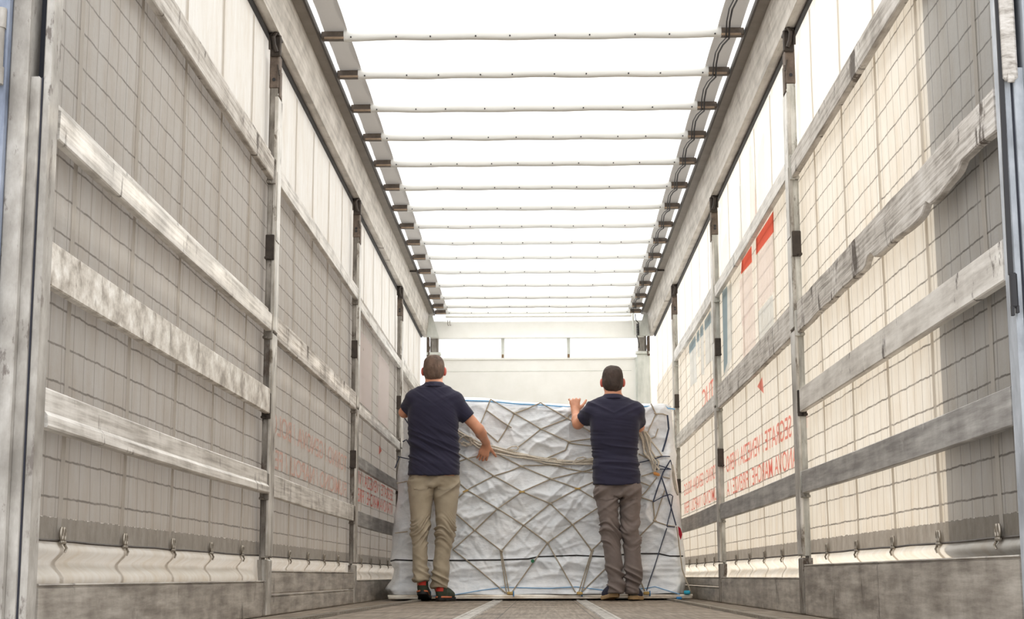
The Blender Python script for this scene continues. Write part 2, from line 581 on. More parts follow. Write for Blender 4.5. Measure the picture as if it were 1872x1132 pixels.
# front bulkhead
b = MB()
b.box(-1.25, 1.25, 17.45, 17.52, 0.0, 2.575)
b.box(-1.12, 1.07, 17.435, 17.45, 2.555, 2.575)
struct(b.build('wall_front', M['white_wall']))
b = MB().box(-1.12, 1.03, 17.447, 17.452, 2.424, 2.429)
trim(b, M['pale_post'])
b = MB().box(-1.19, 1.17, 17.40, 17.52, 2.795, 2.985, .012)
b.box(-1.19, 1.17, 17.385, 17.41, 2.79, 2.805)
trim(b, M['white_wall'])
# slit of daylight above the bulkhead, with clear panes and two uprights
for k, (xa, xb) in enumerate(((-1.12, -.40), (-.385, .33), (.345, 1.075))):
    b = MB().box(xa, xb, 17.49, 17.494, 2.575, 2.80)
    o = struct(b.build('window_%d' % (k + 1), M['pane']))
    if k == 0:
        pass
for xc in (-.393, .337):
    b = MB().box(xc - .018, xc + .018, 17.44, 17.48, 2.575, 2.80)
    trim(b, M['pale_post'])
    b = MB().box(xc - .010, xc + .010, 17.425, 17.442, 2.575, 2.61)
    trim(b, M['upright_foot'])
# corner posts at the front
for s in (-1, 1):
    b = MB()
    b.box(s * 1.09, s * 1.235, 17.38, 17.45, 0, 2.60, .008)
    b.box(s * 1.075, s * 1.09, 17.40, 17.45, 0, 2.57)
    b.box(s * 1.075, s * 1.235, 17.35, 17.45, 2.60, 2.63, .006)
    trim(b, M['pale_post'])
    b = MB()
    b.box(s * 1.105, s * 1.20, 17.42, 17.50, 2.63, 2.81)
    b.box(s * 1.165, s * 1.178, 17.40, 17.42, 2.64, 2.76)
    b.box(s * 1.105, s * 1.115, 17.39, 17.42, 2.63, 2.81)
    trim(b, M['tin'])
    b = MB().box(s * 1.205, s * 1.235, 17.36, 17.44, 2.58, 2.80, .006)
    b.tube([(s * 1.21, 17.35, 2.6), (s * 1.20, 17.34, 2.68), (s * 1.225, 17.35, 2.77)], .008, 6)
    trim(b, M['rust'])
    b = MB()   # gusset between header and rail
    b.add([(s * 1.10, 17.36, 2.80), (s * 1.235, 17.36, 2.80), (s * 1.235, 17.36, 3.04), (s * 1.17, 17.36, 3.04),
           (s * 1.10, 17.38, 2.80), (s * 1.235, 17.38, 2.80), (s * 1.235, 17.38, 3.04), (s * 1.17, 17.38, 3.04)],
          [(0, 1, 2, 3), (7, 6, 5, 4), (0, 4, 5, 1), (1, 5, 6, 2), (2, 6, 7, 3), (3, 7, 4, 0)])
    trim(b, M['pale_post'])

# roof rails
for s, nm in SIDES:
    prof = [(s * 1.284, 2.818), (s * 1.236, 2.815), (s * 1.217, 2.955), (s * 1.212, 3.060), (s * 1.158, 3.068), (s * 1.158, 3.085), (s * 1.30, 3.085), (s * 1.30, 2.835), (s * 1.284, 2.835)]
    if s > 0:
        prof = prof[::-1]
    trim(MB().prism(prof, Y0 - .05, 17.5, 1), M['rail'])
    # underside lip, its shade painted as a darker strip
    prof = [(s * 1.213, 3.058), (s * 1.155, 3.064), (s * 1.155, 3.069), (s * 1.213, 3.063)]
    if s > 0:
        prof = prof[::-1]
    trim(MB().prism(prof, Y0 - .05, 17.5, 1), M['lip'])
    b = MB().box(s * 1.146, s * 1.157, Y0, 17.45, 3.058, 3.092)
    trim(b, M['dark_metal'])
    # curtain track, black groove under the rail
    b = MB().box(s * 1.284, s * 1.302, Y0, 17.4, 2.80, 2.834)
    trim(b, M['black'])
    b = MB().box(s * 1.146, s * 1.225, 14.83 + .02 * s, 14.85 + .02 * s, 3.045, 3.058)
    trim(b, M['dark_metal'])

# roof tarpaulin
BOWY = [8.22, 8.89, 9.57, 10.23, 10.91, 11.61, 12.29, 12.95, 13.61, 14.26, 14.95, 15.66, 16.36, 16.93, 17.33]
nodes = [4.05] + [8.22 - .67 * k for k in range(6, 0, -1) if 8.22 - .67 * k > 4.2] + BOWY + [17.5]
ys = []
for a, b_ in zip(nodes[:-1], nodes[1:]):
    ys += [(a + (b_ - a) * t, math.sin(math.pi * t)) for t in (0, .12, .3, .5, .7, .88)]
ys.append((17.5, 0))
xs = np.linspace(-1.0, 1.0, 41)
V = []
for i, (y, q) in enumerate(ys):
    for x in xs:
        V.append((x, y, 3.098 + .035 * q + .012 * q * (vnoise(x * 4, y * 3, .3) - .5)))
o = mesh('ceiling', V, grid_faces(len(ys), len(xs), True), M['roof'], smooth=True)
struct(o)
for s in (-1, 1):
    V, Fc = [], []
    xs2 = [s * 1.0, s * 1.04, s * 1.09, s * 1.128]
    for i, (y, q) in enumerate(ys):
        for x in xs2:
            V.append((x, y, 3.100 + .012 * q))
    G_ = []
    for i, (y, q) in enumerate(ys):
        for x in (s * 1.127, s * 1.149):
            G_.append((x, y, 3.104))
    mesh('added_gap_strip', G_, grid_faces(len(ys), 2, s > 0), M['roof'], o, smooth=True)  # translucent strip added over the open edge gap to stop sun streaks
    e = mesh('edge_band', V, grid_faces(len(ys), 4, s > 0), M['roof_edge'], o, smooth=True)
    e['label'] = 'grey edge band of the roof sheet'

ORD = ['nearest', 'second nearest', 'third nearest', 'fourth nearest', 'fifth nearest', 'sixth nearest', 'seventh nearest',
       'middle', 'seventh from the front wall', 'sixth from the front wall', 'fifth from the front wall', 'fourth from the front wall',
       'third from the front wall', 'second from the front wall', 'last, right against the front wall']
for i, y in enumerate(BOWY):
    if i < 8:
        lab = ORD[i] + ' of the fifteen white sleeved roof bows'
    else:
        lab = 'white sleeved roof bow, ' + ORD[i]
    t = thing('roof_bow', (0, y, 3.05), lab, 'roof bow', 'roof bows under the white tarpaulin')
    # sleeve: fabric wrapped round the bar, a soft wavy pocket with a ragged lower hem
    n = 90
    V = []
    rr = np.random.RandomState(i)
    for k in range(n + 1):
        x = -1.02 + 2.04 * k / n
        sag = .006 * (vnoise(x * 3.1, i * 5.3, 1.5) - .4) + .002 * math.sin(x * 14 + i)
        bulge = .005 * (vnoise(x * 9, i * 3.7, 4.2) - .5)
        for dy, dz in ((-.020, .052), (-.024, .030), (-.022, .008), (-.012, -.002), (.012, -.002), (.022, .008), (.024, .030), (.020, .052)):
            V.append((x, y + dy + (bulge if dy < 0 else 0), 3.05 + dz + (sag if dz < .03 else sag * .2)))
    Fc = [(a * 8 + b_, a * 8 + (b_ + 1) % 8, (a + 1) * 8 + (b_ + 1) % 8, (a + 1) * 8 + b_) for a in range(n) for b_ in range(8)]
    mesh('sleeve', V, Fc, M['sleeve'], t, smooth=True)
    mb = MB()
    mb.box(-1.14, 1.14, y - .014, y + .014, 3.062, 3.09)
    mb.build('bar', M['silver'], t)
    for s in (-1, 1):
        mb = MB()
        mb.box(s * 1.018, s * 1.142, y - .025, y + .025, 3.052, 3.095, .004)
        eb = mb.build('end_bracket', M['bracket'], t)
        MB().box(s * 1.018, s * 1.125, y - .031, y - .024, 3.049, 3.062, .002).build('bracket_lip', M['bracket_lip'], eb)
    # rivets with stitch lines
    x = -.98
    k = 0
    first = None
    while x < 1.0:
        if first is None:
            first = MB().box(x - .004, x + .004, y - .030, y - .020, 3.056, 3.064, .002).build('rivet', M['black'], t)
        else:
            r_ = first.copy()
            COL.objects.link(r_)
            r_.parent = t
            r_.location = (x + .98, 0, 0)
        x += (.245 if k % 2 == 0 else .185)
        k += 1

# cable under the right bow ends, and a coiled one at the front right corner
pts = []
for a, b_ in zip(nodes[:-2], nodes[1:-1]):
    for q in (0, .25, .5, .75):
        y = a + (b_ - a) * q
        pts.append((1.062 - .02 * math.sin(math.pi * q), y, 3.04 + (.012 if a < 8 else 0) - .0 * q + .03 * math.sin(math.pi * q)))
pts.append((1.062, nodes[-2], 3.04))
mb = MB().tube(pts, .005, 6)
mb.tube([(p[0] - .016, p[1], p[2] + .004) for p in pts], .004, 6)
tag(mb.build('roof_cable', M['black'], loc=(1.06, 8, 3.04)), 'thin black twin cable hung under the right ends of the roof bows', 'cable')
pts = [(1.075, 17.32, 3.04), (1.08, 17.31, 2.97)]
for k in range(60):
    a = k * .9
    pts.append((1.10 + .014 * math.cos(a), 17.31 + .014 * math.sin(a), 2.93 - k * .0022))
pts += [(1.10, 17.31, 2.76), (1.115, 17.32, 2.70), (1.11, 17.33, 2.66)]
tag(MB().tube(pts, .005, 6).build('coiled_cable', M['black'], smooth=True, loc=(1.10, 17.31, 2.7)),
    'black coiled cable hanging in the front right corner below the roof', 'cable')
pts = [(1.045, 17.27, 3.04), (1.048, 17.26, 2.95), (1.052, 17.26, 2.86), (1.060, 17.26, 2.80)]
tag(MB().tube(pts, .012, 8).build('white_hose', M['pale_post'], smooth=True, loc=(1.06, 17.3, 2.8)),
    'short white hose beside the coiled cable in the front right corner', 'hose')
mb = MB().tube([(-1.02, 17.28, 3.02), (1.03, 17.28, 3.02)], .02, 10)
tag(mb.build('cross_tube', M['white_wall'], smooth=True, loc=(0, 17.28, 3.02)), 'long white tube lying across the top of the front wall', 'tube')
mb = MB()
for dx in (0, .022):
    mb.tube([(-1.00 + dx, 17.36, 2.99), (-1.00 + dx, 17.36, 2.94), (-.995 + dx, 17.35, 2.925), (-.985 + dx, 17.35, 2.935)], .005, 6)
tag(mb.build('wire_hook', M['tin'], smooth=True, loc=(-1, 17.36, 2.93)), 'small wire double hook at the left end of the front header', 'hook')


# ---------------------------------------------------------------- curtains
def cur_in(y, z):
    """how far the curtain surface stands inward of its plane (metres)"""
    y = np.asarray(y, float)
    z = np.asarray(z, float)
    d = .006 * (vnoise(y * 1.3, z * 2.0, 3.3) - .5) + .003 * (vnoise(y * 5, z * 6, 8.1) - .5)
    ph = ((y - 4.43) / .668) % 1.0
    pin = np.sin(np.pi * ph) ** .6                    # slack between the straps
    low = np.clip((.285 - z) / .02, 0, 1)
    n = vnoise(y * 1.1, 0.5, 1.0) - .5
    n2 = vnoise(y * 3.7, 2.5, 1.0) - .5
    amp = np.where(y < 7.6, .85, .7)
    d = d + amp * low * (.022 * np.exp(-((z - (.255 + .01 * n)) / .020) ** 2) - .030 * np.exp(-((z - (.222 + .012 * n2)) / .018) ** 2)
                   + .026 * np.exp(-((z - (.178 + .01 * n)) / .024) ** 2)) * (.55 + .45 * pin)
    d = d + low * .012 * (vnoise(y * 8 + 2 * z, z * 26, 6.6) - .5) + low * .006 * (vnoise(y * 21, z * 30, 2.6) - .5)
    near = np.minimum(np.minimum(np.abs(y - Y1), np.abs(y - Y2)), np.abs(y - Y3))
    d = d * (1 - low * np.clip(1 - (near - .10) / .06, 0, 1) * .9)
    d = d + .006 * (pin - .5) * np.clip((.5 - z) / .2, 0, 1)
    return d


XC = 1.305
zs = np.concatenate([np.linspace(-.04, .30, 44), np.linspace(.31, .60, 20), np.linspace(.64, 2.81, 56)])
ysc = np.arange(4.06, 17.44, .035)
CUR = {}
for s, nm in SIDES:
    lab = ('long white %s curtain wall with dark mesh grid and %s lettering' % (nm, 'bright red' if s > 0 else 'faded red'))
    t = thing('side_curtain', (s * XC, 4.05, -.04), lab, 'curtain', 'curtain walls of the trailer')
    CUR[s] = t
    YY, ZZ = np.meshgrid(ysc, zs, indexing='ij')
    D = cur_in(YY + (3.1 if s > 0 else 0) * 0, ZZ)
    V = np.stack([s * (XC - D), YY, ZZ], -1).reshape(-1, 3)
    # the panel keeps its own origin on the floor plane, so that pattern heights are true
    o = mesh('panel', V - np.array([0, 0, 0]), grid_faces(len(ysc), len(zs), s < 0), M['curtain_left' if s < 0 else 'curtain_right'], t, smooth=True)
    me = o.data
    co = np.empty(len(me.vertices) * 3)
    me.vertices.foreach_get('co', co)
    co = co.reshape(-1, 3) + np.array([0, 4.05, -.04])
    me.vertices.foreach_set('co', co.ravel())
    o.location = (0, -4.05, .04)
    k = 0
    y = 4.43
    while y < 17.3:
        if all(abs(y - p) > .06 for p in (Y1, Y2, Y3)):
            zt = np.concatenate([np.linspace(.15, .36, 30), np.linspace(.38, 2.79, 40)])
            V = []
            wd = .019
            for z in zt:
                yo = .006 * (vnoise(z * 9, y, 1.1) - .5)
                d0 = float(cur_in(y, z)) + .0035
                for dy in (-wd, wd):
                    V.append((s * (XC - d0), y + dy + yo, z))
            st = mesh('strap', V, grid_faces(len(zt), 2, s > 0), M['strap'], t, smooth=True)
            mb = MB()
            xx = s * (XC - .012)
            for dy in (-.012, .012):
                mb.tube([(xx, y + dy + .010 * math.cos(a), .30 + .017 * math.sin(a)) for a in np.linspace(0, 2 * math.pi, 11)[:-1]], .0042, 6, closed=True)
                mb.box(xx - .004, xx + .004, y + dy - .004, y + dy + .004, .296, .304)
            mb.box(xx - .005, xx + .005, y - .022, y + .022, .272, .281, .002)
            mb.tube([(xx, y + .018, .272), (xx - s * .004, y + .026, .262), (xx, y + .022, .250)], .004, 6)
            mb.build('buckle', M['chrome'], st, smooth=True)
        y += .668
        k += 1
    # welded hem cord
    mb = MB().tube([(s * (XC - .006 - float(cur_in(yy, .280))), yy, .280 + .004 * (float(vnoise(yy * 4, .4, 2)) - .5)) for yy in np.arange(4.07, 17.4, .12)], .004, 6)
    mb.build('hem_cord', M['dark_metal'], t)


def lettering(txt, side, ya, yb, z0, z1, mat, name='lettering', off=.006):
    """text printed on the curtain's outside, read from inside in mirror writing; ya..yb is where it starts and ends"""
    cu = bpy.data.curves.new('t', 'FONT')
    cu.body = txt
    cu.size = 1
    cu.resolution_u = 3
    cu.offset = .006
    ob = bpy.data.objects.new('t', cu)
    COL.objects.link(ob)
    dg = bpy.context.evaluated_depsgraph_get()
    me = bpy.data.meshes.new_from_object(ob.evaluated_get(dg))
    bpy.data.objects.remove(ob)
    V = np.array([v.co[:] for v in me.vertices])
    Fc = [tuple(p.vertices) for p in me.polygons]
    bpy.data.meshes.remove(me)
    x0, x1 = V[:, 0].min(), V[:, 0].max()
    b0, b1 = V[:, 1].min(), V[:, 1].max()
    yy = ya + (yb - ya) * (V[:, 0] - x0) / (x1 - x0)
    zz = z0 + (z1 - z0) * (V[:, 1] - b0) / (b1 - b0)
    xx = side * (XC - cur_in(yy, zz) - off)
    return mesh(name, np.stack([xx, yy, zz], -1), Fc, mat, CUR[side])


def patch(side, poly, mat, name='printed_patch', off=.005):
    V = [(side * (XC - float(cur_in(y, z)) - off), y, z) for y, z in poly]
    return mesh(name, V, [tuple(range(len(poly)))], mat, CUR[side])


R_, F_ = M['red_print'], M['red_faint']
lettering('KP / SEGRATE / VENEZIA / VERO', 1, 7.56, 10.90, .872, .985, R_)
lettering('VITANOVA MARCHE / FIRENZE / A', 1, 7.56, 10.90, .712, .818, R_)
lettering('RO / TORINO / GENOVA / BOLOG', 1, 11.06, 14.20, .880, .985, R_)
lettering('A / FIUMICINO / NAPOLI / FERR', 1, 11.06, 14.25, .722, .822, R_)
lettering('TTUC', 1, 11.30, 12.42, 1.465, 1.615, R_)
lettering('TORINO / GENOVA / BOLOG', -1, 10.85, 7.62, .885, .995, F_)
lettering('FIUMICINO / NAPOLI / FERR', -1, 10.85, 7.62, .715, .815, F_)
lettering('SEGRATE / VENEZIA / VERO', -1, 14.25, 11.12, .845, .945, R_)
lettering('VITANOVA MARCHE / FIRENZE', -1, 14.25, 11.12, .722, .822, R_)
patch(1, [(8.42, 2.015), (9.15, 2.035), (9.13, 2.13), (8.42, 2.13)], M['red_bar'])
patch(1, [(9.33, 2.03), (9.86, 2.055), (9.80, 2.13), (9.33, 2.13)], M['red_bar'])
patch(1, [(8.46, 1.70), (9.10, 1.70), (9.13, 2.01), (8.44, 2.01)], M['pink_print'])
patch(1, [(8.50, 1.50), (9.10, 1.50), (9.10, 1.69), (8.52, 1.69)], M['grey_print'])
patch(1, [(9.30, 1.78), (9.88, 1.72), (9.95, 2.03), (9.33, 2.02)], M['pink_print'])
patch(1, [(9.25, 1.50), (9.86, 1.50), (9.85, 1.76), (9.25, 1.78)], M['pink_print'])
patch(1, [(10.42, 1.62), (10.86, 1.50), (10.88, 2.12), (10.35, 2.10)], M['grey_print'])
patch(1, [(10.66, 1.60), (10.88, 1.55), (10.90, 2.13), (10.60, 2.12)], M['blue_print'], off=.008)
for ya, yb, za in ((11.15, 11.45, 1.98), (11.62, 12.10, 1.75), (12.22, 12.45, 1.72), (12.52, 12.72, 1.90), (12.82, 13.40, 1.74)):
    patch(1, [(ya, za), (yb, za + .02), (yb, 2.09), (ya, 2.09)], M['grey_print'])
    patch(1, [(ya, 2.03), (yb, 2.04), (yb, 2.12), (ya, 2.12)], M['blue_print'], off=.008)
patch(1, [(9.04, 2.24), (9.36, 2.24), (9.32, 2.72), (9.24, 2.74)], M['faint_pink'])
patch(1, [(8.58, 2.28), (9.00, 2.30), (9.00, 2.58), (8.70, 2.66)], M['faint_print'])
patch(1, [(9.48, 2.26), (9.90, 2.26), (9.86, 2.62), (9.52, 2.60)], M['faint_print'])
patch(1, [(10.45, 2.26), (10.88, 2.26), (10.84, 2.46), (10.55, 2.50)], M['faint_print'])
patch(1, [(8.98, 1.20), (9.24, 1.27), (9.02, 1.30)], M['red_print'])
patch(-1, [(13.0, 1.17), (13.24, 1.22), (13.04, 1.25)], M['red_print'])
patch(-1, [(11.3, 1.45), (12.4, 1.45), (12.4, 1.98), (11.3, 1.98)], M['pink_print'])
patch(-1, [(12.9, 1.45), (13.8, 1.45), (13.8, 2.0), (12.9, 2.0)], M['pink_print'])


# ---------------------------------------------------------------- slats, sideboards, posts
BAY = [(4.08, 7.428), (7.582, 10.885), (11.045, 14.315), (14.47, 17.37)]
BAYN = ['nearest bay', 'second bay', 'third bay', 'farthest bay']


def slat(s, bay, z0, z1, style, label, kind='plain', yr=None):
    ya, yb = yr or BAY[bay]
    t = .024
    ny = 60
    h = z1 - z0
    if kind == 'lip':          # lower third leans inward
        prof = [(1.270, 0), (1.240, 0), (1.236, .05), (1.238, .30), (1.249, .42), (1.250, .96), (1.254, 1), (1.270, 1)]
    elif kind == 'top':        # shelf along the upper edge
        prof = [(1.270, 0), (1.247, 0), (1.243, .03), (1.241, .72), (1.258, .80), (1.260, .97), (1.262, 1), (1.270, 1)]
    else:
        prof = [(1.270, 0), (1.250, 0), (1.246, .03), (1.246, .97), (1.250, 1), (1.270, 1)]
    V, Fc = [], []
    n = len(prof)
    sd_ = hash(label) % 97 if False else sum(ord(c) for c in label) % 97
    for i in range(ny + 1):
        q = i / ny
        y = ya + (yb - ya) * q
        sag = -.004 * math.sin(math.pi * q)
        bow = .004 * math.sin(math.pi * q + sd_)
        for x, zz in prof:
            dz = 0
            dx = 0
            if kind == 'ragged':
                r1 = float(vnoise(y * 7, sd_, .5)) - .5
                r2 = float(vnoise(y * 2.2, sd_, 2.5)) - .5
                if zz < .5:
                    dz = .022 * r1 + .03 * r2 + (.020 if r1 > .22 else 0)
                else:
                    dz = .006 * r2
                dx = .006 * (float(vnoise(y * 9, zz * 4, sd_)) - .5)
            V.append((s * (x - bow + dx), y, z0 + zz * h + sag + dz))
    for i in range(ny):
        for k in range(n):
            l = (k + 1) % n
            q = (i * n + k, i * n + l, (i + 1) * n + l, (i + 1) * n + k)
            Fc.append(q if s > 0 else q[::-1])
    Fc.append(tuple(range(n)))
    Fc.append(tuple(ny * n + k for k in range(n))[::-1])
    o = mesh('cross_batten', V, Fc, M[style], smooth=True, loc=(s * 1.255, (ya + yb) / 2, z0), auto=25)
    return tag(o, label, 'slat', 'lift-out battens across the trailer walls')


L, R = -1, 1
slat(L, 0, 2.075, 2.215, 'slat_wood', 'grey timber slat highest of four in the nearest bay of the left wall', 'top')
slat(L, 0, 1.335, 1.445, 'slat_a', 'pale metal slat with ledge, second from top in nearest left bay', 'top')
slat(L, 0, .940, 1.060, 'slat_mottled', 'mottled scraped slat, third from top in nearest left bay')
slat(L, 0, .565, .672, 'slat_a', 'shiny slat with bright lower lip, lowest in nearest left bay', 'lip')
slat(R, 0, 2.065, 2.200, 'slat_wood', 'scratched slat highest of four in the nearest bay of the right wall', 'top')
slat(R, 0, 1.315, 1.460, 'slat_wood', 'rough splintered timber slat with cracks in the nearest right bay', 'ragged')
slat(R, 0, .935, 1.045, 'slat_gouged', 'pale slat with dark gouge marks, third from top in nearest right bay')
slat(R, 0, .557, .660, 'slat_dark', 'smooth grey slat, lowest in the nearest right bay')
slat(L, 1, 2.090, 2.200, 'slat_a', 'highest of three slats in the second bay of the left wall', 'top')
slat(L, 1, 1.320, 1.440, 'slat_wood', 'dark streaked slat, middle of three in second left bay')
slat(L, 1, .558, .665, 'slat_a', 'lowest of three slats in second left bay, under the faded lettering')
slat(R, 1, 2.090, 2.200, 'slat_a', 'highest slat in the second right bay, above the red print', 'top')
slat(R, 1, 1.315, 1.475, 'slat_wood', 'broad timber slat in second right bay, above the red lettering')
slat(R, 1, .558, .665, 'slat_dark', 'dark grey slat in second right bay, just below the red lettering')
slat(L, 2, 2.055, 2.150, 'slat_a', 'highest of four slats in the third bay of the left wall', 'top')
slat(L, 2, 1.312, 1.385, 'slat_a', 'narrow pale slat, second from top in third left bay')
slat(L, 2, .940, 1.025, 'slat_dark', 'dull dark slat covering the top of the red lettering, third left bay')
slat(L, 2, .535, .640, 'slat_dark', 'lowest slat in third left bay, half hidden by the wrapped cargo')
slat(R, 2, 2.105, 2.230, 'slat_a', 'highest slat in the third right bay, above pale grey print', 'top')
slat(R, 2, 1.315, 1.435, 'slat_a', 'middle slat in the third right bay, below large red letters')
slat(R, 2, .555, .675, 'slat_dark', 'dark slat in the third right bay, level with the red tag')
slat(L, 3, 2.060, 2.215, 'slat_a', 'slat in the farthest left bay, beside the head of the left man', 'top')


def board(s, bay, z0, z1, style, label):
    ya, yb = BAY[bay]
    mb = MB()
    prof = [(1.272, z0), (1.246, z0), (1.244, z0 + .006), (1.244, z1 - .012), (1.250, z1 - .010), (1.250, z1 - .006), (1.243, z1 - .004), (1.245, z1), (1.272, z1)]
    prof = [(s * x, z) for x, z in prof]
    if s > 0:
        prof = prof[::-1]
    mb.prism(prof, ya, yb, 1)
    o = mb.build('side_board', M[style], loc=(s * 1.255, (ya + yb) / 2, z0))
    return tag(o, label, 'board', 'side boards along the floor')


board(L, 0, .004, .165, 'sideboard', 'low grey side board on the floor in the nearest left bay')
board(L, 1, .004, .098, 'sideboard', 'lower of two stacked side boards in the second left bay')
board(L, 1, .102, .212, 'sideboard', 'upper of two stacked side boards in the second left bay')
board(L, 2, .004, .160, 'sideboard', 'low side board in the third left bay, beside the pallet corner')
board(L, 3, .004, .160, 'sideboard', 'low side board of the farthest left bay, behind the wrapped cargo')
board(R, 0, .004, .230, 'sideboard', 'tall scuffed side board with pale top rim in the nearest right bay')
board(R, 1, .004, .172, 'sideboard', 'low grey side board on the floor in the second right bay')
board(R, 2, .004, .104, 'sideboard', 'lower of two stacked side boards in the third right bay')
board(R, 2, .108, .172, 'sideboard', 'narrow upper board of two in the third right bay')
board(R, 3, .004, .165, 'sideboard', 'low side board of the farthest right bay, behind the wrapped cargo')

POSTN = ['nearest', 'middle', 'farthest']
for s, nm in SIDES:
    for i, yp in enumerate((Y1, Y2, Y3)):
        t = thing('side_post', (s * 1.28, yp, 0), '%s of the three upright steel posts along the %s wall' % (POSTN[i], nm), 'post', 'sliding side posts')
        pm = M['post'] if s < 0 else M['post_pale']
        mb = MB()
        prof = [(1.318, -.052), (1.274, -.052), (1.274, .052), (1.318, .052)]
        mb.box(s * 1.272, s * 1.275, yp - .052, yp + .052, .004, 2.54)
        mb.box(s * 1.272, s * 1.282, yp - .056, yp - .050, .004, 2.54)
        mb.box(s * 1.240, s * 1.276, yp - .060, yp - .056, .27, 2.54, .001)
        mb.box(s * 1.240, s * 1.276, yp + .056, yp + .060, .27, 2.54, .001)
        mb.build('post_body', pm, t)
        mb = MB()
        mb.box(s * 1.238, s * 1.254, yp - .066, yp + .066, .275, 1.33, .004)
        mb.box(s * 1.236, s * 1.256, yp - .062, yp + .062, 1.34, 2.50, .004)
        mb.box(s * 1.233, s * 1.236, yp - .058, yp + .040, 1.78, 2.12, .002)
        mb.build('inner_edge', M['silver'], t)
        mb = MB()
        mb.box(s * 1.240, s * 1.272, yp - .060, yp + .060, .004, .262, .005)
        mb.build('foot_section', M['silver'] if s < 0 else M['post'], t)
        for z in (2.075, 1.70, 1.315, .935, .555):
            mb = MB()
            mb.box(s * 1.240, s * 1.282, yp - .078, yp - .060, z - .018, z + .105, .003)
            mb.box(s * 1.262, s * 1.282, yp - .100, yp - .060, z - .018, z - .006, .002)
            mb.build('slat_pocket', M['dark_metal'] if z in (1.70, .935) else pm, t)
        lh = []
        mb = MB()
        mb.box(s * 1.238, s * 1.285, yp - .058, yp + .03, 2.54, 2.72, .006)
        mb.box(s * 1.232, s * 1.240, yp - .050, yp + .01, 2.50, 2.64, .004)
        mb.build('lock_head', M['rust'], t)
        mb = MB()
        mb.box(s * 1.228, s * 1.282, yp - .074, yp - .056, 2.70, 2.81, .006)
        mb.tube([(s * 1.25, yp - .09, 2.815), (s * 1.262, yp - .10, 2.79), (s * 1.258, yp - .09, 2.75), (s * 1.248, yp - .08, 2.72)], .010, 8)
        mb.tube([(s * 1.278, yp - .08, 2.81), (s * 1.28, yp - .09, 2.77), (s * 1.28, yp - .085, 2.73)], .007, 8)
        mb.box(s * 1.235, s * 1.282, yp - .09, yp + .03, 2.80, 2.815, .003)
        mb.tube([(s * 1.245, yp - .06, 2.66), (s * 1.232, yp - .075, 2.60)], .004, 6)
        mb.build('roller_bracket', M['dark_metal'], t)
        mb = MB()
        for z in (2.585, 2.605) if i else (2.585,):
            mb.tube([(s * 1.262, yp - .0585, z), (s * 1.262, yp - .060, z)], .009, 10)
        mb.build('lock_holes', M['black'], t)
        pts = [(s * 1.280, yp - .075, .26), (s * 1.279, yp - .08, .23), (s * 1.275, yp - .082, .19), (s * 1.270, yp - .08, .14), (s * 1.274, yp - .08, .08), (s * 1.268, yp - .08, .01)]
        mb = MB()
        for a, b_ in zip(pts[:-1], pts[1:]):
            pass
        V = []
        for x, y, z in pts:
            V += [(x - s * .012, y, z), (x + s * .006, y, z), (x + s * .006, y + .006, z), (x - s * .012, y + .006, z)]
        Fc = [(k * 4 + a, k * 4 + (a + 1) % 4, (k + 1) * 4 + (a + 1) % 4, (k + 1) * 4 + a) for k in range(len(pts) - 1) for a in range(4)]
        Fc += [(3, 2, 1, 0), tuple(len(pts) * 4 - 4 + a for a in range(4))]
        mb.add(V, Fc)
        mb.build('release_lever', M['post'], t)

# ---------------------------------------------------------------- rear frame and doors
for s, nm in SIDES:
    fm = M['frame_l'] if s < 0 else M['frame_blue']
    b = MB()
    b.box(s * 1.242, s * 1.262, 3.98, 4.06, -.1, 3.05, .003)
    b.box(s * 1.265, s * 1.292, 3.965, 4.05, -.1, 1.475, .003)
    b.box(s * 1.290, s * 1.338, 3.94, 4.05, -.1, 3.05, .004)
    trim(b, fm)
    b = MB()
    b.box(s * 1.262, s * 1.292, 4.03, 4.05, 1.475, 3.05)
    b.box(s * 1.261, s * 1.266, 3.978, 4.04, -.1, 1.475)
    trim(b, M['slot_shade'])  # near-black boxes paint the shade in the frame's open channel and recess line
    if s > 0:
        b = MB().box(s * 1.238, s * 1.275, 3.955, 3.982, 1.44, 3.0, .006)
        b.box(s * 1.246, s * 1.262, 3.948, 3.956, 1.43, 1.455)
        trim(b, M['slat_wood'])
    # rear door, mostly unseen; its opening angle is shaped for the curtain's shade
    b = MB()
    if s > 0:
        b.add([(1.375, 3.93, -.08), (1.415, 3.92, -.08), (1.66, 5.04, -.08), (1.62, 5.05, -.08), (1.375, 3.93, 2.95), (1.415, 3.92, 2.95), (1.66, 5.04, 2.95), (1.62, 5.05, 2.95)],  # made taller so its shade reaches higher on the curtain
              [(3, 2, 1, 0), (4, 5, 6, 7), (0, 1, 5, 4), (1, 2, 6, 5), (2, 3, 7, 6), (3, 0, 4, 7)])
    else:
        b.box(s * 1.372, s * 2.48, 3.92, 3.96, -.08, 2.72, .006)
    d = struct(b.build('door_%d' % (1 if s < 0 else 2), M['door'], loc=(s * 1.385, 3.95, -.08)))
    b = MB()
    b.box(s * 1.338, s * 1.372, 3.915, 3.96, -.08, 2.72, .004)
    b.build('door_edge', M['door_edge'], d)
    for z in (.10, 1.44, 2.3):
        b = MB()
        b.tube([(s * 1.356, 3.905, z), (s * 1.356, 3.905, z + .19)], .0125, 12)
        b.tube([(s * 1.356, 3.905, z - .006), (s * 1.356, 3.905, z + .04)], .0155, 12)
        b.tube([(s * 1.356, 3.905, z + .145), (s * 1.356, 3.905, z + .198)], .0155, 12)
        b.build('hinge', M['frame_l'], d, smooth=True)
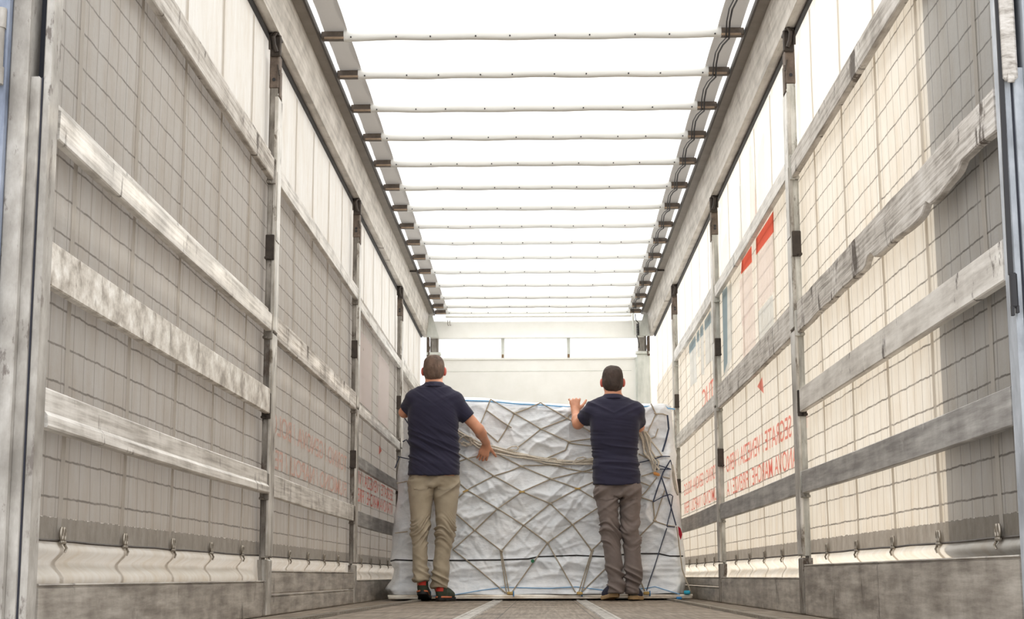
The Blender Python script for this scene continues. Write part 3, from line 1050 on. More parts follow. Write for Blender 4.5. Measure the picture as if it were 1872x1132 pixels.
# hanging black rubber strip on the right pillar
pts = [(1.236, 4.06, 2.9), (1.236, 4.055, 2.0), (1.234, 4.06, 1.5), (1.2365, 4.055, 1.2), (1.2375, 4.05, .95)]
mb = MB()
V = []
zz = np.linspace(2.9, .93, 40)
for z in zz:
    x = 1.236 + .002 * math.sin(z * 5)
    V += [(x - .008, 3.972, z), (x + .004, 3.970, z), (x + .004, 3.977, z), (x - .008, 3.979, z)]
Fc = [(k * 4 + a, k * 4 + (a + 1) % 4, (k + 1) * 4 + (a + 1) % 4, (k + 1) * 4 + a) for k in range(39) for a in range(4)]
Fc += [(3, 2, 1, 0), tuple(156 + a for a in range(4))]
mb.add(V, Fc)
mb.box(1.228, 1.246, 3.966, 3.982, .845, .935, .004)
mb.box(1.228, 1.235, 3.968, 3.980, .825, .85)
mb.box(1.240, 1.247, 3.968, 3.980, .832, .85)
tag(mb.build('rubber_strip', M['black'], loc=(1.236, 3.975, .83)), 'long black rubber strip hanging down the right rear pillar', 'strip')
# ---------------------------------------------------------------- cargo pallet, sheet and net
YP = 12.30


def interp(tab, v):
    t = sorted(tab)
    return float(np.interp(v, [a for a, _ in t], [b for _, b in t]))


_lw = [at(x, y, YP) for x, y in ((744, 738), (738, 800), (734, 835), (729, 870), (722, 960), (718, 1000), (714, 1028), (722, 1042), (718, 1060), (706, 1078), (712, 1087))]
_rw = [at(x, y, YP) for x, y in ((1226, 744), (1232, 800), (1236, 860), (1240, 930), (1246, 990), (1250, 1017), (1253, 1040), (1252, 1065), (1247, 1087))]
LT = [(p[2], p[0]) for p in _lw]
RT = [(p[2], p[0]) for p in _rw]
_tw = [at(x, y, YP) for x, y in ((742, 736), (850, 728), (896, 731), (988, 737), (1040, 741), (1120, 742), (1180, 738), (1215, 738), (1230, 745))]
TT = [(p[0], p[2]) for p in _tw]
ZB = .048


def ridge(n):
    return 1 - np.abs(2 * n - 1)


_cr = np.random.RandomState(5)
CREASE = []
for k in range(420):
    cx, cz = _cr.uniform(-1.1, 1.1), _cr.uniform(.1, 1.5)
    a = _cr.uniform(-1.1, 1.1) if cz > .3 else _cr.uniform(-.35, .35)
    if _cr.rand() < .22:
        a += math.pi / 2
    CREASE.append((cx, cz, math.cos(a), math.sin(a), _cr.uniform(.04, .20), _cr.uniform(.004, .013), _cr.uniform(-.013, .016)))


def face_h(x, z):
    """how far the sheet stands out towards the rear of the trailer at (x, z)"""
    x = np.asarray(x, float)
    z = np.asarray(z, float)
    wx = x + .16 * (vnoise(x * 2.6 + .7 * z, z * 3.1, 1.7) - .5) + .05 * (vnoise(x * 8, z * 9, 2.9) - .5)
    wz = z + .16 * (vnoise(x * 2.9, z * 2.7 - .6 * x, 7.7) - .5) + .05 * (vnoise(x * 9, z * 8, 6.1) - .5)
    h = .030 * (vnoise(wx * 1.9 + wz * .9, wz * 2.6, .3) - .5)
    h = h + .036 * (ridge(vnoise(wx * 2.1 + wz * 2.6, wz * 3.1 - wx * 1.9, 3.1)) ** 3 - .25)
    h = h + .018 * (ridge(vnoise(wx * 4.1 - wz * 6.0, wz * 5.2 + wx * 3.4, 5.1)) ** 3 - .25)
    h = h + .006 * (ridge(vnoise(wx * 13 + wz * 11, wz * 15 - wx * 9, 9.1)) ** 2 - .35)
    for cx, cz, ca, sa, ln, wd, am in CREASE:
        u = (x - cx) * ca + (z - cz) * sa
        v = -(x - cx) * sa + (z - cz) * ca
        h = h + am * np.exp(-(u / ln) ** 2) * np.exp(-np.abs(v) / wd)
    sk = np.clip((.34 - z) / .05, 0, 1)
    h = h + sk * (.020 + .022 * (ridge(vnoise(x * 2.1, z * 8, 2.2)) - .5) + .012 * (ridge(vnoise(x * 3, z * 24, 4.2)) - .5))
    h = h + sk * .05 * np.clip((.16 - z) / .12, 0, 1)
    return h


def face_y(x, z):
    return YP - face_h(x, z)


tp = thing('cargo_pallet', (0, 13.8, 0), 'flat aluminium cargo pallet with pale front rail under the wrapped load', 'pallet')
mb = MB()
mb.box(-1.10, 1.10, 12.27, 15.4, .016, .034)
mb.build('base_plate', M['tin'], tp)
mb = MB()
mb.box(-1.135, 1.165, 12.20, 12.275, .012, .030, .006)
mb.tube([(-1.14, 12.225, .034), (1.17, 12.225, .034)], .012, 10)
mb.build('front_rail', M['pallet_rail'], tp, smooth=True)
for s in (-1, 1):
    mb = MB().box(s * 1.10, s * 1.13, 12.27, 15.4, .012, .040, .005)
    mb.build('side_rail', M['pallet_rail'], tp)
for k in range(4):
    mb = MB().tube([(-1.0, 12.6 + k * .8, .009), (1.0, 12.6 + k * .8, .009)], .009, 8)
    mb.build('roller', M['dark_metal'], tp)
mb = MB().box(1.105, 1.15, 12.185, 12.235, .045, .072, .006)
mb.build('end_cap', M['cyan_clip'], tp)
mb = MB().box(1.045, 1.085, 12.17, 12.215, .006, .026, .005)
mb.build('end_clip', M['blue_clip'], tp)
mb = MB().box(-1.135, -1.12, 12.19, 12.21, .09, .12, .004)
for x, y in ((935, 1080), (1060, 1078), (1184, 1080), (783.5, 1085)):
    p = at(x, y, 12.205)
    mb = MB().box(p[0] + .012, p[0] + .020, 12.19, 12.205, .03, .072, .003)
    mb.build('edge_clip', M['blue_clip'], tp)

tc_ = thing('wrapped_cargo', (0, 13.8, .045), 'block of cargo wrapped in crumpled grey white plastic sheet on the pallet', 'cargo')
NU, NV = 250, 170
us = np.linspace(0, 1, NU)
vs = np.linspace(0, 1, NV)
ztop0 = 1.50
V = np.zeros((NU, NV, 3))
for j, v in enumerate(vs):
    zref = ZB + (ztop0 - ZB) * v
    xl, xr = interp(LT, zref), interp(RT, zref)
    X = xl + (xr - xl) * us
    zt = np.interp(X, [a for a, _ in TT], [b for _, b in TT])
    zbot = ZB + .012 * (vnoise(X * 4, 0, 3.3) - .5)
    Z = zbot + (zt - zbot) * v
    H = face_h(X, Z)
    ed = np.minimum(us, 1 - us) * (xr - xl)
    et = (zt - Z)
    r = .07
    back = np.clip(1 - ed / r, 0, 1) ** 2 * .06 + np.clip(1 - et / .05, 0, 1) ** 2 * .045
    H = H * np.clip(ed / .04, .25, 1)
    V[:, j, 0] = X
    V[:, j, 1] = YP - H + back
    V[:, j, 2] = Z
verts = V.reshape(-1, 3).tolist()
faces = grid_faces(NU, NV)
loop = [(0, j) for j in range(NV)] + [(i, NV - 1) for i in range(1, NU)] + [(NU - 1, j) for j in range(NV - 2, -1, -1)]
prev = [i * NV + j for i, j in loop]
P0 = np.array([V[i, j] for i, j in loop])
cen = np.array([0, 0, .75])
depths = [12.42, 12.55, 12.75, 13.0, 13.3, 13.7, 14.1, 14.5, 14.9, 15.25, 15.38]
for k, yd in enumerate(depths):
    q = P0.copy()
    base = np.clip((q[:, 2] - ZB) / 1.4, 0, 1)
    q[:, 1] = yd + (.02 * (vnoise(q[:, 0] * 3, q[:, 2] * 3, yd) - .5))
    n = .03 * (ridge(vnoise(q[:, 0] * 2 + yd * 3, q[:, 2] * 5, yd * 2.2)) - .5)
    out = np.sign(q[:, 0]) * (np.abs(q[:, 0]) > 1.0)
    q[:, 0] += out * (n + .010)
    top = (q[:, 2] > 1.4)
    q[:, 2] += top * (n + .012)
    if k == len(depths) - 1:
        q[:, 0] *= .985
    if yd > 12.5:
        q[:, 0] = np.clip(q[:, 0], -1.13, 1.13)
    cur = list(range(len(verts), len(verts) + len(q)))
    verts += q.tolist()
    for a in range(len(q) - 1):
        faces.append((prev[a], prev[a + 1], cur[a + 1], cur[a]))
    prev = cur
faces.append(tuple(prev))
mesh('plastic_sheet', verts, faces, M['sheet'], tc_, smooth=True)


def on_face(x, y, off=.006):
    """world point on the sheet's front seen at a photo pixel"""
    p = at(x, y, YP)
    for _ in range(4):
        yy = float(face_y(p[0], max(p[2], .05))) - off
        p = at(x, y, yy)
    return p


def rope(pts, off=.009, step=.020, wob=0.0):
    P = [on_face(x, y, off) for x, y in pts]
    out = []
    for a, b_ in zip(P[:-1], P[1:]):
        L_ = np.linalg.norm(b_ - a)
        n = max(2, int(L_ / step))
        for k in range(n):
            t = k / n
            p = a + (b_ - a) * t
            f = float(face_y(p[0], max(p[2], .05))) - off
            p[1] = min(f, p[1] + .012)
            out.append(p)
    out.append(P[-1])
    if wob:
        for k in range(1, len(out) - 1):
            out[k] = out[k] + np.array([wob * (random.random() - .5), 0, wob * (random.random() - .5)])
    return out


# seams
mb = MB().tube(rope([(714, 1026), (723, 1023.7), (752, 1025), (790, 1025), (830, 1024.8), (917, 1023.8), (966, 1022), (985, 1018), (1053, 1015.6), (1104, 1018), (1140, 1014), (1171, 1012.4), (1204, 1012.4), (1225, 1017), (1249, 1017)], .003), .006, 6)
mb.build('black_seam', M['black_seam'], tc_, smooth=True)
mb = MB().tube(rope([(790, 1090), (830, 1088), (882, 1079), (923, 1074), (1005, 1076), (1053, 1073), (1109, 1080), (1160, 1078), (1184, 1075.5), (1197, 1072.7), (1243, 1087)], .003), .0035, 6)
mb.build('blue_seam', M['blue_seam'], tc_, smooth=True)
top = [(845, 731), (893, 732), (940, 737), (988, 739), (1040, 743), (1100, 744), (1180, 742), (1215, 740)]
mb = MB().tube([np.array([at(x, y, YP)[0], YP + .012 + .01 * (k % 2), at(x, y, YP)[2] - .004]) for k, (x, y) in enumerate(top)] + [np.array([1.02, 12.34, 1.47]), np.array([1.075, 12.36, 1.465])], .006, 6)
mb.build('top_seam', M['blue_seam'], tc_, smooth=True)
p = on_face(973.8, 1026, .008)
mb = MB().tube([p, p - np.array([0, .008, 0])], .014, 12)
mb.build('round_seal', M['green_dot'], tc_)

tnet = thing('cargo_net', (0, 12.24, .06), 'knotted tan rope net stretched over the front of the wrapped cargo', 'net')
SEG = [
    [(896.8, 730.3), (940.5, 755.8)], [(896.8, 730.3), (888.8, 750), (879, 774)], [(888.8, 750), (916, 770), (935, 782)],
    [(940.5, 755.8), (965, 747), (988.2, 736.5)], [(988.2, 736.5), (1037.5, 765.3)], [(940.5, 755.8), (989, 784.4)], [(989, 784.4), (1037.5, 765.3)],
    [(989, 784.4), (970, 800), (946.9, 817.8)], [(989, 784.4), (1017.6, 798), (1039.9, 807.5)], [(1039.9, 807.5), (1034, 823), (997, 839)],
    [(1039.9, 807.5), (1060, 805), (1082, 802)], [(1039.9, 810), (1060, 813), (1082, 815.5)], [(1037.5, 765.3), (1060, 778), (1084, 792)],
    [(1037.5, 765.3), (1040, 759), (1048, 755)],
    [(940.5, 755.8), (925.4, 785), (910.3, 808.3)], [(888.8, 790), (910.3, 808.3)], [(853.9, 838.5), (877.7, 832.9), (900, 827)],
    [(853.9, 838.5), (836, 828)], [(853.9, 838.5), (838, 844)], [(853.9, 838.5), (903, 870.3)], [(903, 870.3), (930, 862), (953.2, 852.8)],
    [(900, 825.7), (953.2, 852.8)], [(953.2, 852.8), (960, 851), (1006.5, 850.4)], [(953.2, 852.8), (1007.3, 875.8)],
    [(903, 870.3), (860, 892.5), (854.3, 896.5)], [(903, 870.3), (954.4, 899)], [(1007.3, 875.8), (954.4, 899)],
    [(1007.3, 875.8), (1064.5, 862.3)], [(1007.3, 875.8), (1056.4, 893.6)], [(1064.5, 862.3), (1086, 864)], [(1064.5, 862.3), (1086, 857)],
    [(1006.5, 850.4), (1064.5, 862.3)], [(1056.4, 893.6), (1088, 880)],
    [(836, 912), (854.3, 896.5)], [(838, 882), (854.3, 896.5)], [(854.3, 896.5), (909.7, 930.1)], [(954.4, 899), (909.7, 930.1)],
    [(954.4, 899), (1005.9, 920.8)], [(1056.4, 893.6), (1005.9, 920.8)], [(1056.4, 893.6), (1088, 912)], [(909.7, 930.1), (867.9, 969.8)],
    [(909.7, 930.1), (957.3, 960.6)], [(1005.9, 920.8), (957.3, 960.6)], [(1005.9, 920.8), (1046.7, 959.3)], [(1046.7, 959.3), (1094, 928)],
    [(834, 940), (867.9, 969.8)], [(867.9, 969.8), (828, 1005)], [(867.9, 969.8), (916.5, 1007.3)], [(957.3, 960.6), (916.5, 1007.3)],
    [(957.3, 960.6), (1001, 992.7)], [(1046.7, 959.3), (1001, 992.7)], [(1046.7, 959.3), (1081.7, 1006.3)], [(916.5, 1007.3), (931, 1085)],
    [(914.5, 1007.3), (926, 1085)], [(828, 1005), (875, 1042), (924, 1084)], [(1001, 992.7), (970, 1035), (935, 1084)], [(1001, 992.7), (1052, 1083)],
    [(1081.7, 1006.3), (1058, 1083)], [(1084, 1006.3), (1063, 1083)], [(1081.7, 1006.3), (1102, 987)], [(1062, 1084), (1106, 1041)],
    [(1190, 738.5), (1199, 756.6)], [(1199, 756.6), (1184, 791)], [(1199, 756.6), (1212, 757), (1220, 760)], [(1203, 784), (1198, 799), (1188, 803)],
    [(1172.7, 871), (1198, 863)], [(1201, 872.6), (1180, 900), (1170, 909)], [(1212, 872), (1224.4, 875)], [(1170, 909), (1194, 917)],
    [(1194, 917), (1197, 952)], [(1215, 897), (1197, 952)], [(1197, 952), (1166, 984)], [(1197, 953), (1219, 960.5), (1234, 963)],
    [(1166, 1050), (1178.5, 1080)], [(1166, 880), (1190, 889)], [(1168, 830), (1184, 838), (1209, 834)],
    [(744, 880), (725, 884)], [(745, 972), (722, 975)], [(1237, 963), (1247, 1040), (1262, 1082)],
]
mb = MB()
for sg in SEG:
    if min(sg[0][0], sg[-1][0]) > 1150 or max(sg[0][0], sg[-1][0]) < 800:
        MB().tube(rope(sg), .0050, 6).build('net_rope', M['rope'], tnet, smooth=True)
    else:
        mb.tube(rope(sg), .0050, 6)
for x, y in ((940.5, 755.8), (989, 784.4), (1037.5, 765.3), (903, 870.3), (953.2, 852.8), (1007.3, 875.8), (909.7, 930.1), (1005.9, 920.8),
             (867.9, 969.8), (957.3, 960.6), (1046.7, 959.3), (916.5, 1007.3), (1001, 992.7), (1081.7, 1006.3), (853.9, 838.5), (1199, 756.6), (1039.9, 808), (1197, 952)):
    p = on_face(x, y, .010)
    mb.tube([p + np.array([-.012, 0, .005]), p + np.array([0, -.004, 0]), p + np.array([.012, 0, -.006])], .0075, 6)
mb.build('netting', M['rope'], tnet, smooth=True)
# gathered strands pulled tight across the middle
mb = MB()
ctr = [(828, 786), (850, 797), (876, 814), (908, 822), (941, 830), (970, 836), (997, 842), (1022, 845.5), (1048, 846), (1072, 844), (1100, 840)]
for k in range(7):
    rr = np.random.RandomState(40 + k)
    a0, b0 = rr.uniform(-7, 7), rr.uniform(0, 6.3)
    pts = [(x + rr.uniform(-2, 2), y + a0 * (.55 + .45 * math.cos(b0 + i * .9)) + rr.uniform(-.8, .8)) for i, (x, y) in enumerate(ctr)]
    mb.tube(rope(pts, .012 + .008 * (k % 3)), .0062, 6)
mb.tube(rope([(927, 821), (936, 816.5), (944, 816), (948, 819), (945, 823), (936, 822.5), (927, 821)], .03, .012), .005, 6)
mb.tube(rope([(996, 843), (1006, 838), (1016, 838), (1019, 842), (1010, 845), (996, 843)], .03, .012), .005, 6)
mb.tube(rope([(1047, 847), (1055, 838), (1066, 836), (1072, 838), (1060, 843), (1047, 847)], .03, .012), .005, 6)
mb.tube(rope([(838, 806), (845, 799), (853, 796), (858, 801), (862, 810), (856, 812), (846, 808), (843, 813), (852, 816), (859, 812)], .034, .012), .006, 6)
mb.tube(rope([(852, 797), (862, 800), (866, 806), (862, 814), (853, 813)], .036, .012), .006, 6)
mb.tube(rope([(836, 806), (848, 813), (857, 815)], .026), .006, 6)
mb.build('gathered_strands', M['rope_pale'], tnet, smooth=True)
# hanging tangle at the right
mb = MB()
for k in range(9):
    rr = np.random.RandomState(70 + k)
    x0 = 1168 + rr.uniform(-2, 14)
    pts = [(x0, 786 + rr.uniform(-6, 8)), (x0 + 6 + rr.uniform(-4, 5), 806 + rr.uniform(-4, 4)), (x0 + 10 + rr.uniform(-5, 6), 825 + rr.uniform(-4, 4)),
           (x0 + 20 + rr.uniform(-5, 5), 845 + rr.uniform(-4, 4)), (1200 + rr.uniform(-6, 8), 860 + rr.uniform(-4, 6))]
    mb.tube(rope(pts, .012 + .009 * (k % 4)), .0068, 6)
for a in (0, 1, 2):
    mb.tube(rope([(1228 + a, 850), (1230 + a * 2, 875), (1234 + a * 2, 895), (1238 + a, 905), (1234, 890)], .014 + a * .008), .0055, 6)
mb.tube(rope([(1190, 806), (1203, 822), (1211, 834)], .02), .006, 6)
mb.build('hanging_strands', M['rope_pale'], tnet, smooth=True)
for x, y, a in ((851, 898, .35), (954, 899.5, .05), (1056, 893.5, 0)):
    p = on_face(x, y, .018)
    R3 = Matrix.Rotation(-a, 3, 'Y')
    MB().box(p[0] - .024, p[0] + .024, p[1] - .005, p[1] + .005, p[2] - .0065, p[2] + .0065, .004, rot=R3, seg=2).build('net_hook', M['brass'], tnet)
for x in (931, 1058, 1180):
    p = on_face(x, 1085, .012)
    MB().box(p[0] - .016, p[0] + .03, p[1] - .014, p[1] + .002, p[2] - .010, p[2] + .012, .004).build('net_fitting', M['brass'], tnet)
p = on_face(1200.5, 867, .03)
MB().box(p[0] - .03, p[0] + .028, p[1] - .012, p[1] + .006, p[2] - .012, p[2] + .012, .008, rot=Matrix.Rotation(.35, 3, 'Y'), seg=2).build('orange_cleat', M['orange'], tnet)


def strap_band(pts, wd, parent, name, mat, off=.02):
    wd = wd * .55
    P = rope(pts, off, .05)
    V = []
    for i, q in enumerate(P):
        t = P[min(i + 1, len(P) - 1)] - P[max(i - 1, 0)]
        n = np.array([-t[2], 0, t[0]])
        n /= np.linalg.norm(n) + 1e-9
        V += [q - n * wd, q + n * wd, q + n * wd + np.array([0, .003, 0]), q - n * wd + np.array([0, .003, 0])]
    m = len(P)
    Fc = [(k * 4 + a, k * 4 + (a + 1) % 4, (k + 1) * 4 + (a + 1) % 4, (k + 1) * 4 + a) for k in range(m - 1) for a in range(4)]
    Fc += [(3, 2, 1, 0), tuple((m - 1) * 4 + a for a in range(4))]
    return mesh(name, V, Fc, mat, parent)


for pts, wd in (([(1220, 759), (1222.5, 784), (1217, 807), (1211, 826)], .012), ([(1169, 846), (1190, 841), (1211, 834.5), (1225, 835)], .007),
                ([(1190, 846), (1208, 852), (1227, 858)], .007), ([(1196, 858), (1227, 858)], .007),
                ([(1226, 841), (1212, 864), (1203, 890), (1194, 918)], .009), ([(1209, 872), (1217, 896), (1226, 925), (1236, 961)], .009),
                ([(1194, 918), (1212, 908), (1225, 904), (1230, 907), (1226, 935), (1219, 962)], .007), ([(1219, 963), (1234, 964)], .007),
                ([(1226, 842), (1230, 858), (1233, 872)], .006), ([(1219, 966), (1204, 1012), (1182, 1080)], .007),
                ([(737, 760), (745, 773), (752, 780)], .008), ([(736, 808), (743, 804), (752, 819)], .008), ([(727, 835), (750, 840)], .007),
                ([(730, 836), (722, 856)], .007)):
    strap_band(pts, wd, tnet, 'lashing_strap', M['navy_strap'])
V = []
for x, y, dy in ((1239.5, 962, 0), (1244, 966, -.01), (1247.5, 977, -.015), (1244.5, 987.5, -.01), (1241, 978, 0)):
    q = at(x, y, 12.25 + dy)
    V.append(q)
V = V + [v + np.array([0, .006, 0]) for v in V]
mesh('red_tag', V, [(0, 1, 2, 3, 4), (9, 8, 7, 6, 5)] + [(k, k + 5, (k + 1) % 5 + 5, (k + 1) % 5) for k in range(5)], M['red_tag'], tnet)
# ---------------------------------------------------------------- people (solid fields meshed into continuous surfaces)
class Field:
    def __init__(self, lo, hi, h):
        self.lo = np.array(lo, float)
        self.h = h
        self.n = np.ceil((np.array(hi) - self.lo) / h).astype(int) + 1
        self.F = np.full(self.n, 0.2, np.float32)
        self.ax = [self.lo[k] + h * np.arange(self.n[k]) for k in range(3)]

    def _sl(self, lo, hi):
        a = np.clip(np.floor((np.array(lo) - self.lo) / self.h).astype(int), 0, self.n)
        b = np.clip(np.ceil((np.array(hi) - self.lo) / self.h).astype(int) + 1, 0, self.n)
        return tuple(slice(int(p), int(q)) for p, q in zip(a, b))

    def _xyz(self, sl):
        return (self.ax[0][sl[0]][:, None, None], self.ax[1][sl[1]][None, :, None], self.ax[2][sl[2]][None, None, :])

    def put(self, fn, lo, hi, k=0.0):
        m = k + 3 * self.h
        sl = self._sl(np.array(lo) - m, np.array(hi) + m)
        d = fn(*self._xyz(sl)).astype(np.float32)
        a = self.F[sl]
        if k > 0:
            t = np.clip(.5 + .5 * (a - d) / k, 0, 1)
            self.F[sl] = a + (d - a) * t - k * t * (1 - t)
        else:
            self.F[sl] = np.minimum(a, d)

    def cap(self, a, b, r1, r2, k=.01, cut=None):
        a, b = np.array(a, float), np.array(b, float)
        ba = b - a
        L2 = float(ba @ ba) + 1e-12
        r = max(r1, r2)

        def fn(x, y, z):
            t = np.clip(((x - a[0]) * ba[0] + (y - a[1]) * ba[1] + (z - a[2]) * ba[2]) / L2, 0, 1)
            d = np.sqrt((x - a[0] - t * ba[0]) ** 2 + (y - a[1] - t * ba[1]) ** 2 + (z - a[2] - t * ba[2]) ** 2) - (r1 + (r2 - r1) * t)
            if cut is not None:
                c, nrm = cut
                d = np.maximum(d, (x - c[0]) * nrm[0] + (y - c[1]) * nrm[1] + (z - c[2]) * nrm[2])
            return d
        self.put(fn, np.minimum(a, b) - r, np.maximum(a, b) + r, k)

    def ell(self, c, r, k=.01, rot=None, clip=None):
        c, r = np.array(c, float), np.array(r, float)
        m = r.max()

        def fn(x, y, z):
            p = [x - c[0], y - c[1], z - c[2]]
            if rot is not None:
                p = [sum(rot[i][j] * p[j] for j in range(3)) for i in range(3)]
            k0 = np.sqrt((p[0] / r[0]) ** 2 + (p[1] / r[1]) ** 2 + (p[2] / r[2]) ** 2)
            k1 = np.sqrt((p[0] / r[0] ** 2) ** 2 + (p[1] / r[1] ** 2) ** 2 + (p[2] / r[2] ** 2) ** 2) + 1e-9
            d = k0 * (k0 - 1) / k1
            if clip is not None:
                d = np.maximum(d, clip(x, y, z))
            return d
        self.put(fn, c - m, c + m, k)

    def sell(self, c, r, e=2.6, k=.01, clip=None):
        c, r = np.array(c, float), np.array(r, float)

        def fn(x, y, z):
            q = (np.abs((x - c[0]) / r[0]) ** e + np.abs((y - c[1]) / r[1]) ** e + np.abs((z - c[2]) / r[2]) ** e) ** (1 / e)
            d = (q - 1) * r.min()
            return d if clip is None else np.maximum(d, clip(x, y, z))
        self.put(fn, c - r, c + r, k)

    def loft(self, st, k=.01, e=2.3, soft=True):
        st = sorted(st)
        Z = [s[0] for s in st]
        cols = [[s[i] for s in st] for i in range(1, 5)]
        lo = [min(c - a for c, a in zip(cols[0], cols[2])), min(c - b for c, b in zip(cols[1], cols[3])), Z[0]]
        hi = [max(c + a for c, a in zip(cols[0], cols[2])), max(c + b for c, b in zip(cols[1], cols[3])), Z[-1]]

        def fn(x, y, z):
            cx, cy, a, b = [np.interp(z, Z, c) for c in cols]
            q = (np.abs((x - cx) / a) ** e + np.abs((y - cy) / b) ** e) ** (1 / e)
            d = (q - 1) * np.minimum(a, b)
            return np.maximum(d, np.maximum(Z[0] - z, z - Z[-1]))
        self.put(fn, lo, hi, k)

    def carve(self, fn):
        sl = tuple(slice(0, int(n)) for n in self.n)
        self.F = np.maximum(self.F, fn(*self._xyz(sl)).astype(np.float32))

    def smooth(self, it=1):
        for _ in range(it):
            for ax in range(3):
                G = self.F
                self.F = (np.roll(G, 1, ax) + 2 * G + np.roll(G, -1, ax)) / 4

    def surface(self):
        F, h = self.F, self.h
        nx, ny, nz = F.shape
        neg = F < 0
        c = np.zeros((nx - 1, ny - 1, nz - 1), np.int8)
        for a in (0, 1):
            for b in (0, 1):
                for d in (0, 1):
                    c += neg[a:nx - 1 + a, b:ny - 1 + b, d:nz - 1 + d]
        act = (c > 0) & (c < 8)
        ids = np.argwhere(act)
        idx = np.full(act.shape, -1, np.int64)
        idx[act] = np.arange(len(ids))
        acc = np.zeros((len(ids), 3))
        cnt = np.zeros(len(ids))
        cor = [(a, b, d) for a in (0, 1) for b in (0, 1) for d in (0, 1)]
        val = {q: F[ids[:, 0] + q[0], ids[:, 1] + q[1], ids[:, 2] + q[2]] for q in cor}
        for p in cor:
            for ax in range(3):
                if p[ax] == 0:
                    q = list(p)
                    q[ax] = 1
                    q = tuple(q)
                    A, B = val[p], val[q]
                    m = (A < 0) != (B < 0)
                    t = A[m] / (A[m] - B[m])
                    pt = np.tile(np.array(p, float), (m.sum(), 1))
                    pt[:, ax] = t
                    acc[m] += pt
                    cnt[m] += 1
        V = (ids + acc / cnt[:, None]) * h + self.lo
        faces = []
        for ax in range(3):
            o1, o2 = [(1, 2), (2, 0), (0, 1)][ax]
            sa = [slice(None)] * 3
            sb = [slice(None)] * 3
            sa[ax] = slice(0, -1)
            sb[ax] = slice(1, None)
            A, B = neg[tuple(sa)], neg[tuple(sb)]
            e = np.argwhere(A != B)
            e = e[(e[:, o1] > 0) & (e[:, o2] > 0) & (e[:, o1] < F.shape[o1] - 1) & (e[:, o2] < F.shape[o2] - 1)]
            u1 = np.zeros(3, int)
            u1[o1] = 1
            u2 = np.zeros(3, int)
            u2[o2] = 1
            q = [idx[tuple((e - a).T)] for a in (0 * u1, u1, u1 + u2, u2)]
            Q = np.stack(q, 1)
            fl = A[tuple(e.T)]
            Q[~fl] = Q[~fl][:, ::-1]
            faces.append(Q)
        Fc = np.concatenate(faces)
        Fc = Fc[(Fc >= 0).all(1)]
        return V, Fc


def vnormals(V, Fc):
    n = np.cross(V[Fc[:, 2]] - V[Fc[:, 0]], V[Fc[:, 3]] - V[Fc[:, 1]])
    N = np.zeros_like(V)
    for k in range(4):
        np.add.at(N, Fc[:, k], n)
    return N / (np.linalg.norm(N, axis=1, keepdims=True) + 1e-12)


def relax(V, Fc, it=2, lam=.5):
    for _ in range(it):
        S_ = np.zeros_like(V)
        c = np.zeros(len(V))
        for a, b in ((0, 1), (1, 2), (2, 3), (3, 0)):
            np.add.at(S_, Fc[:, a], V[Fc[:, b]])
            np.add.at(c, Fc[:, a], 1)
            np.add.at(S_, Fc[:, b], V[Fc[:, a]])
            np.add.at(c, Fc[:, b], 1)
        V = V + lam * (S_ / np.maximum(c, 1)[:, None] - V)
    return V


def emit(fld, name, mat, parent, disp=None, it=2):
    V, Fc = fld.surface()
    V = relax(V, Fc, it)
    if disp is not None:
        V = V + vnormals(V, Fc) * disp(V[:, 0], V[:, 1], V[:, 2])[:, None]
    return mesh(name, V, Fc, mat, parent, smooth=True)


def unit(v):
    v = np.array(v, float)
    return v / np.linalg.norm(v)


def hand(f, wrist, axis, back, thumb, curl, spread=.10, tcurl=.4, s=1.0):
    """palm, four fingers and a thumb; axis: wrist to knuckles, back: out of the back of the hand, thumb: towards the thumb side"""
    a = unit(axis)
    t = unit(np.array(thumb) - a * np.dot(thumb, a))
    b = unit(np.cross(a, t))
    if np.dot(b, back) < 0:
        b = -b
    w = np.array(wrist, float)
    off = [.032, .011, -.010, -.030]
    ln = [.088, .092, .088, .080]
    seg = [(.044, .027, .021), (.048, .031, .022), (.044, .029, .021), (.035, .022, .019)]
    for i in range(4):
        k0 = w + t * off[i] * .55 * s + a * .012 * s
        k1 = w + (t * off[i] + a * ln[i]) * s
        f.cap(k0, k1, .015 * s, .0125 * s, .010)
    f.cap(w + (a * .03 + t * .022 - b * .006) * s, w + (a * .065 - t * .02 - b * .006) * s, .016 * s, .016 * s, .012)
    for i in range(4):
        p = w + (t * off[i] + a * ln[i]) * s
        d = unit(a + t * spread * (1.2 - i * .8))
        ang = 0
        for j in range(3):
            ang += curl[i][j]
            dd = math.cos(ang) * d - math.sin(ang) * b
            q = p + dd * seg[i][j] * s
            r = (.0098, .0090, .0080)[j] * s * (1 if i < 3 else .88)
            f.cap(p, q, r, r * .93, .004)
            p = q
    p = w + (a * .022 + t * .024 - b * .006) * s
    d = unit(t * .80 + a * .60 - b * .25)
    q = p + d * .045 * s
    f.cap(p, q, .0165 * s, .0125 * s, .010)
    d2 = unit(d + a * tcurl - b * .15)
    q2 = q + d2 * .034 * s
    f.cap(q, q2, .0115 * s, .0105 * s, .004)
    q3 = q2 + unit(d2 + a * tcurl * .6) * .027 * s
    f.cap(q2, q3, .0105 * s, .0085 * s, .003)


